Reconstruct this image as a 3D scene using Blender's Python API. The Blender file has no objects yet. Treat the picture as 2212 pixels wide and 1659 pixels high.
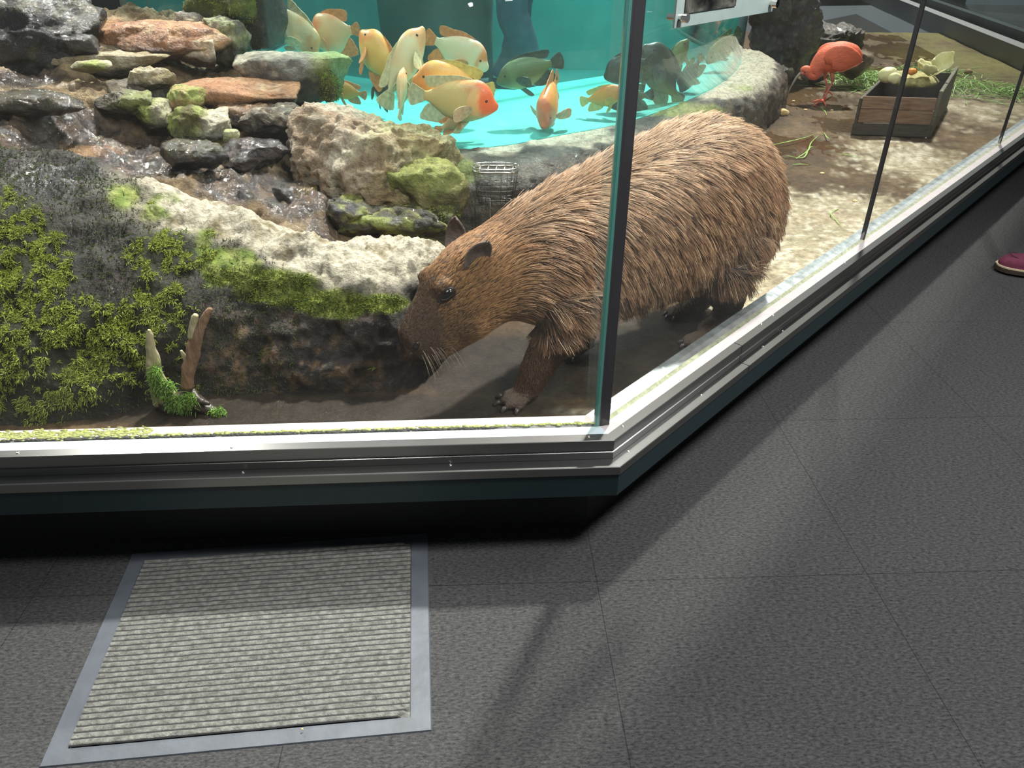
import bpy, bmesh, math, random
import numpy as np
from mathutils import Vector, Matrix, kdtree
SC = bpy.context.scene
C = SC.collection
PI = math.pi
# ---------------- camera ----------------
W_PX, H_PX, F_PX = 2212, 1659, 1661.0
TILT, ROLL, EYE = math.radians(31.6), math.radians(.38), 1.45
cam_d = bpy.data.cameras.new('camera'); cam = bpy.data.objects.new('camera', cam_d); C.objects.link(cam)
cam_d.sensor_width = 36; cam_d.lens = 36 * F_PX / W_PX; cam_d.clip_start = .02; cam_d.clip_end = 100
CAM_M = Matrix.Translation((0, 0, EYE)) @ Matrix.Rotation(PI / 2 - TILT, 4, 'X') @ Matrix.Rotation(ROLL, 4, 'Z')
cam.matrix_world = CAM_M
SC.camera = cam
# ---------------- view + world ----------------
SC.view_settings.view_transform = 'Standard'; SC.view_settings.look = 'None'
SC.view_settings.gamma = 1; SC.view_settings.use_curve_mapping = False
SC.view_settings.exposure = 0.0
SC.cycles.use_denoising = True
SC.cycles.max_bounces = 8; SC.cycles.transparent_max_bounces = 24
SC.cycles.sample_clamp_indirect = 4
wd = bpy.data.worlds.new('world'); SC.world = wd; wd.use_nodes = True
wd.node_tree.nodes['Background'].inputs[0].default_value = (.82, .93, 1, 1)
wd.node_tree.nodes['Background'].inputs[1].default_value = .20
# ---------------- lamps ----------------
def spot(name, loc, target, power, half, blend=.35, radius=.06, col=(1, .97, .9)):
    d = bpy.data.lights.new(name, 'SPOT'); d.energy = power; d.spot_size = math.radians(2 * half); d.spot_blend = blend
    d.shadow_soft_size = radius; d.color = col
    o = bpy.data.objects.new(name, d); C.objects.link(o); o.location = loc
    o.rotation_euler = (Vector(target) - Vector(loc)).to_track_quat('-Z', 'Y').to_euler()
    return o
sd = bpy.data.lights.new('sun', 'SUN'); sd.energy = 7.0; sd.angle = math.radians(3.2); sd.color = (1, .965, .90)
sun = bpy.data.objects.new('sun', sd); C.objects.link(sun); sun.location = (0, 6, 6)
SUN_DIR = Vector((.20, .46, .86)).normalized()                      # from the scene towards the sun
sun.rotation_euler = SUN_DIR.to_track_quat('Z', 'Y').to_euler()
spot('stream_glitter_fill', (-2.9, 5.3, 3.3), (-1.7, 3.0, .5), 520, 34, .6, .05)  # added unseen spot, makes the wet stream glitter
spot('tank_fill', (-.1, 4.3, 3.1), (.0, 4.3, .5), 110, 46, .4, .06, (.9, 1, 1))  # added unseen spots that brighten the tank and its fish
spot('tank_fill', (1.0, 5.5, 3.1), (.95, 5.4, .5), 110, 44, .4, .06, (.9, 1, 1))
def area(name, loc, target, power, sx, sy, col=(1, 1, 1)):
    d = bpy.data.lights.new(name, 'AREA'); d.energy = power; d.shape = 'RECTANGLE'; d.size = sx; d.size_y = sy; d.color = col
    o = bpy.data.objects.new(name, d); C.objects.link(o); o.location = loc
    o.rotation_euler = (Vector(target) - Vector(loc)).to_track_quat('-Z', 'Y').to_euler()
area('exhibit_fill', (-.9, 1.95, 2.85), (-.6, 2.3, 0), 40, 1.4, .4)  # added unseen fill, lifts the shadows at the exhibit front
area('back_wall_fill', (-.2, 5.9, 2.4), (-.2, 6.1, 0), 34, 2.5, .3)  # added unseen fill, brightens the turquoise wall behind the tank
area('hall_ceiling_lamp', (1.25, .9, 2.75), (1.35, .8, 0), 112, .5, .5)
area('hall_ceiling_lamp', (2.7, 2.3, 2.75), (2.6, 2.2, 0), 48, .4, .4)
spot('mat_downlight', (-.62, .95, 2.7), (-.56, 1.32, 0), 85, 14, .8, .06)
# ---------------- helpers ----------------
def ray(px, py):
    d = CAM_M.to_3x3() @ Vector(((px - W_PX / 2) / F_PX, -(py - H_PX / 2) / F_PX, -1))
    return d
EYEV = Vector((0, 0, EYE))
def atz(px, py, z):
    d = ray(px, py); return EYEV + d * ((z - EYE) / d.z)
def aty(px, py, y):
    d = ray(px, py); return EYEV + d * (y / d.y)
def atplane(px, py, p, n):
    d = ray(px, py); n = Vector(n); return EYEV + d * ((Vector(p) - EYEV).dot(n) / d.dot(n))

def tag(o, label=None, cat=None, group=None, kind=None):
    if label: o['label'] = label
    if cat: o['category'] = cat
    if group: o['group'] = group
    if kind: o['kind'] = kind
    return o
def empty(name, loc, label, cat, group=None, rz=0):
    o = bpy.data.objects.new(name, None); C.objects.link(o); o.location = loc; o.rotation_euler = (0, 0, rz)
    return tag(o, label, cat, group)
def link(name, me, m, parent=None, smooth=True, local=False):
    """one mesh object; with a parent the mesh data are in world space unless local"""
    o = bpy.data.objects.new(name, me); C.objects.link(o)
    if m is not None:
        for mm in (m if isinstance(m, (list, tuple)) else [m]): me.materials.append(mm)
    if smooth:
        me.polygons.foreach_set('use_smooth', [True] * len(me.polygons))
    if parent is not None:
        o.parent = parent
        if not local:
            mw = Matrix.Translation(parent.location) @ parent.rotation_euler.to_matrix().to_4x4()
            o.matrix_parent_inverse = mw.inverted()
    return o
def bm_obj(name, bm, m, parent=None, smooth=False, local=False):
    bmesh.ops.recalc_face_normals(bm, faces=bm.faces)
    me = bpy.data.meshes.new(name); bm.to_mesh(me); bm.free()
    return link(name, me, m, parent, smooth, local)
def pydata(name, v, f, m, parent=None, smooth=True, local=False):
    me = bpy.data.meshes.new(name); me.from_pydata([tuple(p) for p in v], [], f); me.update()
    return link(name, me, m, parent, smooth, local)
def box(bm, c, s, rz=0, ry=0, rx=0, bevel=0):
    M = Matrix.Translation(c) @ Matrix.Rotation(rz, 4, 'Z') @ Matrix.Rotation(ry, 4, 'Y') @ Matrix.Rotation(rx, 4, 'X') @ Matrix.Diagonal((s[0], s[1], s[2], 1))
    r = bmesh.ops.create_cube(bm, size=1, matrix=M)
    if bevel:
        es = list({e for v in r['verts'] for e in v.link_edges})
        bmesh.ops.bevel(bm, geom=es, offset=bevel, segments=2, affect='EDGES')
def tube(bm, pts, rad, seg=8, cap=True):
    pts = [Vector(p) for p in pts]; n = len(pts)
    rad = rad if isinstance(rad, (list, tuple)) else [rad] * n
    rings = []; up = Vector((.13, .31, .94)).normalized()
    for i, p in enumerate(pts):
        t = (pts[min(i + 1, n - 1)] - pts[max(i - 1, 0)]).normalized()
        a = t.cross(up)
        if a.length < 1e-3: a = t.cross(Vector((1, 0, 0)))
        a.normalize(); b = t.cross(a).normalized(); up = b.cross(t) * -1 if False else up
        rings.append([bm.verts.new(p + (a * math.cos(2 * PI * k / seg) + b * math.sin(2 * PI * k / seg)) * rad[i]) for k in range(seg)])
    for i in range(n - 1):
        for k in range(seg):
            bm.faces.new((rings[i][k], rings[i][(k + 1) % seg], rings[i + 1][(k + 1) % seg], rings[i + 1][k]))
    if cap:
        bm.faces.new(rings[0]); bm.faces.new(rings[-1])
def catmull(P, n):
    P = [np.array(p, float) for p in P]; out = []
    Q = [2 * P[0] - P[1]] + P + [2 * P[-1] - P[-2]]
    for i in range(len(P) - 1):
        a, b, c, d = Q[i:i + 4]
        for k in range(n):
            t = k / n
            out.append(.5 * (2 * b + (c - a) * t + (2 * a - 5 * b + 4 * c - d) * t * t + (3 * b - a - 3 * c + d) * t ** 3))
    out.append(P[-1]); return out
# vectorised value noise
def vnoise(p, seed=0):
    p = np.asarray(p, float); i = np.floor(p).astype(np.int64); f = p - i; f = f * f * (3 - 2 * f)
    def h(a, b, c):
        n = (a * 374761393 + b * 668265263 + c * 2147483647 + seed * 974634777) & 0xffffffff
        n = ((n ^ (n >> 13)) * 1274126177) & 0xffffffff
        n = ((n ^ (n >> 16)) * 2246822519) & 0xffffffff
        return ((n ^ (n >> 15)) & 0xffffff) / float(0xffffff)
    x, y, z = i[:, 0], i[:, 1], i[:, 2]; u, v, w = f[:, 0], f[:, 1], f[:, 2]
    r = 0
    for dx in (0, 1):
        for dy in (0, 1):
            for dz in (0, 1):
                r = r + h(x + dx, y + dy, z + dz) * (u if dx else 1 - u) * (v if dy else 1 - v) * (w if dz else 1 - w)
    return r * 2 - 1
def fbm(p, sc, oct=4, seed=0, gain=.5):
    p = np.asarray(p, float) * sc; a = 1; s = 0; t = 0
    for k in range(oct):
        s = s + a * vnoise(p + k * 17.3, seed + k); t += a; p = p * 2.03; a *= gain
    return s / t
def ridged(p, sc, oct=4, seed=0):
    p = np.asarray(p, float) * sc; a = 1; s = 0; t = 0
    for k in range(oct):
        s = s + a * (1 - 2 * np.abs(vnoise(p + k * 11.1, seed + k))); t += a; p = p * 2.1; a *= .5
    return s / t
def sstep(a, b, x):
    t = np.clip((x - a) / (b - a), 0, 1); return t * t * (3 - 2 * t)

# ---------------- materials ----------------
def mat(name, col=(.5, .5, .5), rough=.6, metal=0, noise=0, nscale=40, bump=0, bscale=60, spec=.5, coat=0, mixcol=None, stretch=None, transl=0):
    m = bpy.data.materials.new(name); m.use_nodes = True; nt = m.node_tree; b = nt.nodes['Principled BSDF']
    b.inputs['Base Color'].default_value = (*col, 1); b.inputs['Roughness'].default_value = rough
    b.inputs['Metallic'].default_value = metal; b.inputs['Specular IOR Level'].default_value = spec
    b.inputs['Coat Weight'].default_value = coat
    tc = nt.nodes.new('ShaderNodeTexCoord'); out = tc.outputs['Object']
    if stretch:
        mp = nt.nodes.new('ShaderNodeMapping'); mp.inputs['Scale'].default_value = stretch; nt.links.new(out, mp.inputs[0]); out = mp.outputs[0]
    if noise:
        n = nt.nodes.new('ShaderNodeTexNoise'); n.inputs['Scale'].default_value = nscale; n.inputs['Detail'].default_value = 6
        nt.links.new(out, n.inputs['Vector'])
        r = nt.nodes.new('ShaderNodeValToRGB'); r.color_ramp.elements[0].position = .3; r.color_ramp.elements[1].position = .7
        c2 = mixcol or tuple(min(1, c * (1 + noise)) for c in col)
        c1 = col if mixcol else tuple(c * (1 - noise) for c in col)
        r.color_ramp.elements[0].color = (*c1, 1); r.color_ramp.elements[1].color = (*c2, 1)
        nt.links.new(n.outputs['Fac'], r.inputs[0]); nt.links.new(r.outputs[0], b.inputs['Base Color'])
    if bump:
        n2 = nt.nodes.new('ShaderNodeTexNoise'); n2.inputs['Scale'].default_value = bscale; n2.inputs['Detail'].default_value = 5
        nt.links.new(out, n2.inputs['Vector'])
        bp = nt.nodes.new('ShaderNodeBump'); bp.inputs['Strength'].default_value = bump; bp.inputs['Distance'].default_value = .01
        nt.links.new(n2.outputs['Fac'], bp.inputs['Height']); nt.links.new(bp.outputs[0], b.inputs['Normal'])
    return m
def rock_material(name, bscale=55, bstr=.7, dist=.012, coatd=.010, rwet=.16, cw=1.0):
    """colour from the 'Col' attribute (stone, lichen, algae, some painted shade), gloss from 'wet'"""
    m = bpy.data.materials.new(name); m.use_nodes = True; nt = m.node_tree; b = nt.nodes['Principled BSDF']; L = nt.links
    a = nt.nodes.new('ShaderNodeAttribute'); a.attribute_name = 'Col'
    w = nt.nodes.new('ShaderNodeAttribute'); w.attribute_name = 'wet'
    tc = nt.nodes.new('ShaderNodeTexCoord')
    n = nt.nodes.new('ShaderNodeTexNoise'); n.inputs['Scale'].default_value = 38; n.inputs['Detail'].default_value = 9; n.inputs['Roughness'].default_value = .7
    L.new(tc.outputs['Object'], n.inputs['Vector'])
    mr = nt.nodes.new('ShaderNodeMapRange'); mr.inputs[1].default_value = .3; mr.inputs[2].default_value = .7; mr.inputs[3].default_value = .45; mr.inputs[4].default_value = 1.35
    L.new(n.outputs['Fac'], mr.inputs[0])
    mx = nt.nodes.new('ShaderNodeVectorMath'); mx.operation = 'SCALE'
    L.new(a.outputs['Color'], mx.inputs[0]); L.new(mr.outputs[0], mx.inputs['Scale']); L.new(mx.outputs[0], b.inputs['Base Color'])
    r = nt.nodes.new('ShaderNodeMapRange'); r.inputs[3].default_value = .85; r.inputs[4].default_value = rwet
    L.new(w.outputs['Fac'], r.inputs[0]); L.new(r.outputs[0], b.inputs['Roughness'])
    n2 = nt.nodes.new('ShaderNodeTexNoise'); n2.inputs['Scale'].default_value = bscale; n2.inputs['Detail'].default_value = 8; n2.inputs['Roughness'].default_value = .62
    L.new(tc.outputs['Object'], n2.inputs['Vector'])
    bp = nt.nodes.new('ShaderNodeBump'); bp.inputs['Strength'].default_value = bstr; bp.inputs['Distance'].default_value = dist
    L.new(n2.outputs['Fac'], bp.inputs['Height']); L.new(bp.outputs[0], b.inputs['Normal'])
    cm = nt.nodes.new('ShaderNodeMath'); cm.operation = 'MULTIPLY'; cm.inputs[1].default_value = cw; L.new(w.outputs['Fac'], cm.inputs[0]); L.new(cm.outputs[0], b.inputs['Coat Weight']); b.inputs['Coat Roughness'].default_value = .05; b.inputs['Coat IOR'].default_value = 1.4
    n3 = nt.nodes.new('ShaderNodeTexNoise'); n3.inputs['Scale'].default_value = 95; n3.inputs['Detail'].default_value = 3; L.new(tc.outputs['Object'], n3.inputs['Vector'])
    b3 = nt.nodes.new('ShaderNodeBump'); b3.inputs['Strength'].default_value = 1; b3.inputs['Distance'].default_value = coatd; L.new(n3.outputs['Fac'], b3.inputs['Height']); L.new(b3.outputs[0], b.inputs['Coat Normal'])
    return m
def paint(me, col, wet):
    a = me.attributes.new('Col', 'FLOAT_COLOR', 'POINT'); c4 = np.ones((len(me.vertices), 4), np.float32); c4[:, :3] = col
    a.data.foreach_set('color', c4.ravel())
    w = me.attributes.new('wet', 'FLOAT', 'POINT'); w.data.foreach_set('value', np.asarray(wet, np.float32).ravel())
def glass_mat(name, tint=(.97, .99, .98), dust=.02, ior=1.45, dustcol=(.8, .8, .76)):
    m = bpy.data.materials.new(name); m.use_nodes = True; nt = m.node_tree; L = nt.links; nt.nodes.remove(nt.nodes['Principled BSDF'])
    out = nt.nodes['Material Output']
    t = nt.nodes.new('ShaderNodeBsdfTransparent'); t.inputs[0].default_value = (*tint, 1)
    g = nt.nodes.new('ShaderNodeBsdfGlossy'); g.inputs['Roughness'].default_value = .01
    f = nt.nodes.new('ShaderNodeFresnel'); f.inputs[0].default_value = ior
    geo = nt.nodes.new('ShaderNodeNewGeometry'); inv = nt.nodes.new('ShaderNodeMath'); inv.operation = 'SUBTRACT'; inv.inputs[0].default_value = 1
    L.new(geo.outputs['Backfacing'], inv.inputs[1])
    fm = nt.nodes.new('ShaderNodeMath'); fm.operation = 'MULTIPLY'; L.new(f.outputs[0], fm.inputs[0]); L.new(inv.outputs[0], fm.inputs[1])
    mx = nt.nodes.new('ShaderNodeMixShader'); L.new(fm.outputs[0], mx.inputs[0]); L.new(t.outputs[0], mx.inputs[1]); L.new(g.outputs[0], mx.inputs[2])
    d = nt.nodes.new('ShaderNodeBsdfDiffuse'); d.inputs[0].default_value = (*dustcol, 1)
    tl = nt.nodes.new('ShaderNodeBsdfTranslucent'); tl.inputs[0].default_value = (*dustcol, 1)
    m0 = nt.nodes.new('ShaderNodeMixShader'); m0.inputs[0].default_value = .5; L.new(d.outputs[0], m0.inputs[1]); L.new(tl.outputs[0], m0.inputs[2])
    tc = nt.nodes.new('ShaderNodeTexCoord'); n = nt.nodes.new('ShaderNodeTexNoise'); n.inputs['Scale'].default_value = 3; n.inputs['Detail'].default_value = 5
    L.new(tc.outputs['Object'], n.inputs['Vector'])
    mr = nt.nodes.new('ShaderNodeMapRange'); mr.inputs[1].default_value = .3; mr.inputs[2].default_value = .75; mr.inputs[3].default_value = dust * .3; mr.inputs[4].default_value = dust * 1.6
    L.new(n.outputs['Fac'], mr.inputs[0])
    m2 = nt.nodes.new('ShaderNodeMixShader'); L.new(mr.outputs[0], m2.inputs[0]); L.new(mx.outputs[0], m2.inputs[1]); L.new(m0.outputs[0], m2.inputs[2])
    L.new(m2.outputs[0], out.inputs['Surface'])
    return m
# ================= SETTING: window front, floor, walls =================
ZG = .20                                    # exhibit ground
CF = Vector((.2659, 1.4881, 0))             # outer corner of the lower steel rail
AZF, AZR = math.radians(3.40), math.radians(48.2)
DF = Vector((math.cos(AZF), math.sin(AZF), 0)); NF = Vector((-DF.y, DF.x, 0))
DR = Vector((math.cos(AZR), math.sin(AZR), 0)); NR = Vector((-DR.y, DR.x, 0))
MIT = (NF + NR).normalized(); MIT = MIT / MIT.dot(NF)     # mitre direction per unit offset
LF, LR = 2.6, 9.5
def corner(off, z): return CF + MIT * off + Vector((0, 0, z))
def prof_obj(name, prof, side, m, s0=0, s1=None, smooth=False, bevel=0):
    """closed profile (offset inward, z) swept along one side of the window front"""
    d = -DF if side == 'front' else DR
    s1 = s1 or (LF if side == 'front' else LR); bm = bmesh.new(); A = []; B = []
    for off, z in prof:
        c = corner(off, z); n = NF if side == 'front' else NR
        base = CF + n * off + Vector((0, 0, z))
        A.append(bm.verts.new(c if s0 == 0 else base + d * s0)); B.append(bm.verts.new(base + d * s1))
    k = len(prof)
    for i in range(k): bm.faces.new((A[i], A[(i + 1) % k], B[(i + 1) % k], B[i]))
    bm.faces.new(A); bm.faces.new(B)
    if bevel:
        bmesh.ops.bevel(bm, geom=[e for e in bm.edges], offset=bevel, segments=2, affect='EDGES')
    return tag(bm_obj(name, bm, m, smooth=smooth), kind='structure')
steel = mat('brushed_steel', (.235, .235, .23), .33, 1, noise=.05, nscale=4)
steel_dull = mat('worn_steel', (.30, .31, .31), .42, 1, noise=.2, nscale=30, bump=.1, bscale=40)
teal = mat('teal_panel', (.007, .019, .023), .5, noise=.1)
black = mat('black_kickboard', (.006, .006, .007), .6)
sillm = mat('pale_sill', (.36, .42, .44), .5, noise=.08, nscale=20)
pinkm = mat('pinkish_sill', (.38, .34, .335), .55, noise=.06, nscale=20)
ledgem = mat('mortar_ledge', (.42, .385, .365), .8, noise=.10, nscale=30, bump=.3)
rubber = mat('black_sealant', (.012, .012, .014), .45)
low = [(0, .2765), (0, .2985), (.0015, .30), (.033, .30), (.033, .2765)]
up = [(.0335, .3005), (.0335, .320), (.037, .322), (.037, .325), (.0335, .327), (.0335, .3545), (.035, .356), (.061, .356), (.061, .3005)]
prof_obj('trim_1', low, 'front', steel); prof_obj('trim_2', up, 'front', steel)
for a, b, n1, n2 in ((0, .66, 'trim_3', 'trim_4'), (.663, 2.9, 'trim_5', 'trim_6'), (2.903, LR, 'trim_7', 'trim_8')):
    prof_obj(n1, low, 'right', steel, a, b); prof_obj(n2, up, 'right', steel, a, b)
prof_obj('trim_9', [(.0615, .30), (.0615, .3555), (.094, .3555), (.094, .30)], 'front', sillm)
prof_obj('trim_10', [(.0615, .30), (.0615, .3555), (.094, .3555), (.094, .30)], 'right', pinkm)
tealp = [(.004, .2078), (.004, .276), (.03, .276), (.03, .2078)]
prof_obj('wall_front', tealp, 'front', teal); prof_obj('wall_right', tealp, 'right', teal)
kick = [(.124, -.01), (.124, .207), (.20, .207), (.20, -.01)]
prof_obj('baseboard_front', kick, 'front', black); prof_obj('baseboard_right', kick, 'right', black)
sof = [(.028, .2085), (.028, .2755), (.2, .2755), (.2, .2085)]
prof_obj('trim_11', sof, 'front', black); prof_obj('trim_12', sof, 'right', black)
# screws in the rails
def screw(p, label, tilt=0):
    bm = bmesh.new()
    prof = [(0.0008, .0002), (.0020, .0010), (.0030, .0012), (.0038, .0008), (.0042, -.001)]
    rings = [[bm.verts.new((r * math.cos(2 * PI * k / 12), r * math.sin(2 * PI * k / 12), z)) for k in range(12)] for r, z in prof]
    for i in range(len(prof) - 1):
        for k in range(12): bm.faces.new((rings[i][k], rings[i][(k + 1) % 12], rings[i + 1][(k + 1) % 12], rings[i + 1][k]))
    bm.faces.new(rings[0])
    o = bm_obj('screw', bm, mat('screw_steel', (.7, .7, .68), .25, 1) if not bpy.data.materials.get('screw_steel') else bpy.data.materials['screw_steel'], smooth=True)
    o.location = p
    return tag(o, label, 'screw', 'screws in the steel window rails')
for px, py, z, lb in ((38, 978, .3565, 'upper front rail, leftmost of its row'), (500, 966, .3565, 'upper front rail above the ribbed mat'), (1272, 943, .3565, 'upper front rail just left of the corner post foot'),
                      (973, 1004, .3005, 'lower front rail, above the right edge of the mat'), (525, 1020, .3005, 'lower front rail, above the middle of the ribbed mat'), (1358, 975, .3005, 'lower side rail right beside the corner mitre'),
                      (1346, 921, .3565, 'upper side rail right beside the corner mitre'), (1645, 700, .3565, 'upper side rail just before the rail joint'), (1670, 681, .3565, 'upper side rail just past the rail joint'),
                      (1648, 748, .3005, 'lower side rail just before the rail joint'), (1691, 714, .3005, 'lower side rail just past the rail joint'), (1825, 567, .3565, 'upper side rail below the first thin pane joint'),
                      (1515, 853, .3005, 'lower side rail halfway from corner to rail joint')):
    screw(atz(px, py, z), 'small round steel screw in the ' + lb)
# mortar ledge inside the front glass and steel flashing inside the side glass
bmx = bmesh.new()
lp = prof_obj('trim_13', [(.108, .12), (.108, .345), (.112, .352), (.150, .352), (.153, .345), (.153, .12)], 'front', ledgem)
prof_obj('trim_14', [(.108, .12), (.108, .338), (.120, .342), (.124, .336), (.124, .12)], 'right', mat('algae_gasket', (.10, .12, .05), .6, noise=.5, nscale=60, mixcol=(.26, .27, .16), bump=.5))
prof_obj('trim_15', [(.125, .12), (.125, .325), (.172, .332), (.175, .322), (.175, .12)], 'right', mat('galvanised_flashing', (.42, .47, .48), .35, .8, noise=.35, nscale=25, bump=.3, bscale=20))
# algae and dirt line on the mortar ledge
def grime(name, side, rng, off, z, n, h, cols, label, w=.004):
    bm = bmesh.new(); random.seed(5); d = -DF if side == 'front' else DR; nn = NF if side == 'front' else NR
    for i in range(n):
        s = rng[0] + (rng[1] - rng[0]) * random.random() ** 1.0
        p = CF + nn * (off + random.gauss(0, w)) + d * s + Vector((0, 0, z))
        r = random.uniform(.0015, .0045)
        M = Matrix.Translation(p) @ Matrix.Diagonal((r * random.uniform(1, 3.0), r, h * random.uniform(.4, 1), 1))
        bmesh.ops.create_icosphere(bm, subdivisions=1, radius=1, matrix=M)
    return tag(bm_obj(name, bm, cols, smooth=True), label, 'algae', kind='stuff')
algae = mat('algae', (.16, .18, .04), .8, noise=.5, nscale=80, mixcol=(.36, .38, .12))
dirtm = mat('dirt', (.03, .027, .018), .8)
grime('algae', 'front', (1.15, 2.4), .128, .352, 2200, .003, algae, 'yellow-green algae film on the mortar ledge at the left of the front glass', .009)
grime('algae', 'front', (.02, 1.15), .114, .352, 520, .004, algae, 'thin green algae line along the ledge under the front glass near the corner post', .002)
grime('dirt', 'front', (.3, 2.4), .110, .350, 1300, .005, dirtm, 'dark dirt line where the mortar ledge meets the front glass', .0022)['category'] = 'dirt'
# ---- visitor floor ----
def carpet_mat():
    m = bpy.data.materials.new('carpet'); m.use_nodes = True; nt = m.node_tree; L = nt.links; b = nt.nodes['Principled BSDF']
    tc = nt.nodes.new('ShaderNodeTexCoord')
    mp = nt.nodes.new('ShaderNodeMapping'); mp.inputs['Rotation'].default_value = (0, 0, -math.radians(2.6)); L.new(tc.outputs['Object'], mp.inputs[0])
    n = nt.nodes.new('ShaderNodeTexNoise'); n.inputs['Scale'].default_value = 150; n.inputs['Detail'].default_value = 6; n.inputs['Roughness'].default_value = .75
    mp2 = nt.nodes.new('ShaderNodeMapping'); mp2.inputs['Scale'].default_value = (.55, 1.3, 1); L.new(mp.outputs[0], mp2.inputs[0]); L.new(mp2.outputs[0], n.inputs['Vector'])
    r = nt.nodes.new('ShaderNodeValToRGB'); e = r.color_ramp.elements; e[0].position = .34; e[0].color = (.015, .015, .016, 1); e[1].position = .68; e[1].color = (.082, .082, .081, 1)
    L.new(n.outputs['Fac'], r.inputs[0])
    # thin dark seams of the carpet tiles, 0.70 m grid
    br = nt.nodes.new('ShaderNodeTexBrick'); br.offset = 0; br.inputs['Scale'].default_value = 1; br.inputs['Mortar Size'].default_value = .0011; br.inputs['Mortar Smooth'].default_value = 0
    br.inputs['Brick Width'].default_value = .7; br.inputs['Row Height'].default_value = .7
    br.inputs['Color1'].default_value = (1, 1, 1, 1); br.inputs['Color2'].default_value = (.97, .97, .97, 1); br.inputs['Mortar'].default_value = (.45, .45, .45, 1)
    mp3 = nt.nodes.new('ShaderNodeMapping'); ca, sa = math.cos(math.radians(-2.6)), math.sin(math.radians(-2.6))
    px, py = .918 * ca - 1.434 * sa, .918 * sa + 1.434 * ca
    mp3.inputs['Location'].default_value = (-px + 7, -py + 7, 0); L.new(mp.outputs[0], mp3.inputs[0]); L.new(mp3.outputs[0], br.inputs['Vector'])
    mx = nt.nodes.new('ShaderNodeMix'); mx.data_type = 'RGBA'; mx.blend_type = 'MULTIPLY'; mx.inputs[0].default_value = 1
    L.new(r.outputs[0], mx.inputs[6]); L.new(br.outputs['Color'], mx.inputs[7]); L.new(mx.outputs[2], b.inputs['Base Color'])
    b.inputs['Roughness'].default_value = .95; b.inputs['Specular IOR Level'].default_value = .15
    bp = nt.nodes.new('ShaderNodeBump'); bp.inputs['Strength'].default_value = .6; bp.inputs['Distance'].default_value = .003
    L.new(n.outputs['Fac'], bp.inputs['Height']); L.new(bp.outputs[0], b.inputs['Normal'])
    return m
def cut(bm, p, n, clear_outer=True):
    bmesh.ops.bisect_plane(bm, geom=bm.verts[:] + bm.edges[:] + bm.faces[:], plane_co=p, plane_no=n, clear_outer=clear_outer, clear_inner=not clear_outer)
bm = bmesh.new()
v = [bm.verts.new(p) for p in ((-3, -2, 0), (10, -2, 0), (10, 9, 0), (6.2, 9, 0), corner(.16, 0), (-3, corner(.16, 0).y - 3.24 * math.tan(AZF), 0))]
bm.faces.new(v); tag(bm_obj('floor', bm, carpet_mat()), kind='structure')
# ---- hall ceiling and an unseen fascia added over the glass to limit the sun ----
dark = mat('dark_paint', (.05, .05, .055), .8)
for nm, side in (('sun_block_front', 'front'), ('sun_block_right', 'right')):
    prof_obj(nm, [(.09, 2.45), (.09, 2.9), (.16, 2.9), (.16, 2.45)], side, dark)
bm = bmesh.new()
bm.faces.new([bm.verts.new(p) for p in ((-3, -2, 2.9), (10, -2, 2.9), (10, 9, 2.9), (6.2, 9, 2.9), corner(.16, 2.9), (-3, corner(.16, 0).y - 3.24 * math.tan(AZF), 2.9))])
tag(bm_obj('ceiling', bm, dark), kind='structure')
# ---- glass panes ----
GO0, GO1 = .095, .107
def pane(name, side, s0, s1, m):
    d = -DF if side == 'front' else DR; n = NF if side == 'front' else NR; bm = bmesh.new()
    vs = []
    for z in (.3565, 2.4495):
        for s, off in ((s0, GO0), (s1, GO0), (s1, GO1), (s0, GO1)):
            vs.append(bm.verts.new(CF + n * off + d * s + Vector((0, 0, z))))
    for f in ((0, 1, 2, 3), (4, 5, 6, 7), (0, 1, 5, 4), (1, 2, 6, 5), (2, 3, 7, 6), (3, 0, 4, 7)): bm.faces.new([vs[i] for i in f])
    return tag(bm_obj(name, bm, m), kind='structure')
gl_f = glass_mat('front_glass', (.985, .995, .99), .006)
gl_r = glass_mat('side_glass', (.97, .985, .975), .014)
# distances along the sides of the pane joints
def side_s(px, py, n, d, z):
    p = atz(px, py, z); return (p - CF).dot(d)
MS = MIT.dot(DF)
pane('window_1', 'front', .020, LF, gl_f)
sj1 = (atplane(1864, 515, CF + NR * .1, NR) - CF).dot(DR); sj2 = (atplane(2161, 303, CF + NR * .1, NR) - CF).dot(DR)
pane('window_2', 'right', -.012, sj1 - .006, gl_r); pane('window_3', 'right', sj1 + .006, sj2 - .006, gl_r); pane('window_4', 'right', sj2 + .006, LR, gl_r)
for nm, s in (('trim_16', sj1), ('trim_17', sj2)):
    bm = bmesh.new(); box(bm, CF + NR * .101 + DR * s + Vector((0, 0, 1.403)), (.0118, .015, 2.092), AZR); tag(bm_obj(nm, bm, rubber), kind='structure')
# corner post: black sealed joint with the green cut edge of the front pane
green = mat('green_glass_edge', (.03, .16, .13), .2, spec=.8)
green2 = mat('pale_glass_edge', (.07, .26, .22), .25, spec=.8)
cg = CF + NF * .101
pe = empty('corner_post', CF + MIT * .1 + Vector((0, 0, .3565)), 'tall dark sealed glass joint with green glass edges at the corner of the windows', 'post')
def post_part(name, q, m):
    bm = bmesh.new(); A = [bm.verts.new((x, y, .3565)) for x, y in q]; B = [bm.verts.new((x, y, 2.4495)) for x, y in q]
    for i in range(len(q)): bm.faces.new((A[i], A[(i + 1) % len(q)], B[(i + 1) % len(q)], B[i]))
    bm.faces.new(A); bm.faces.new(B); return bm_obj(name, bm, m, pe)
pR = atz(1316, 917, .3565); pM = atz(1294, 921, .3565); pL = atz(1288.5, 921, .3565); pLL = atz(1284, 921.5, .3565)
b2 = NF * .016
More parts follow.
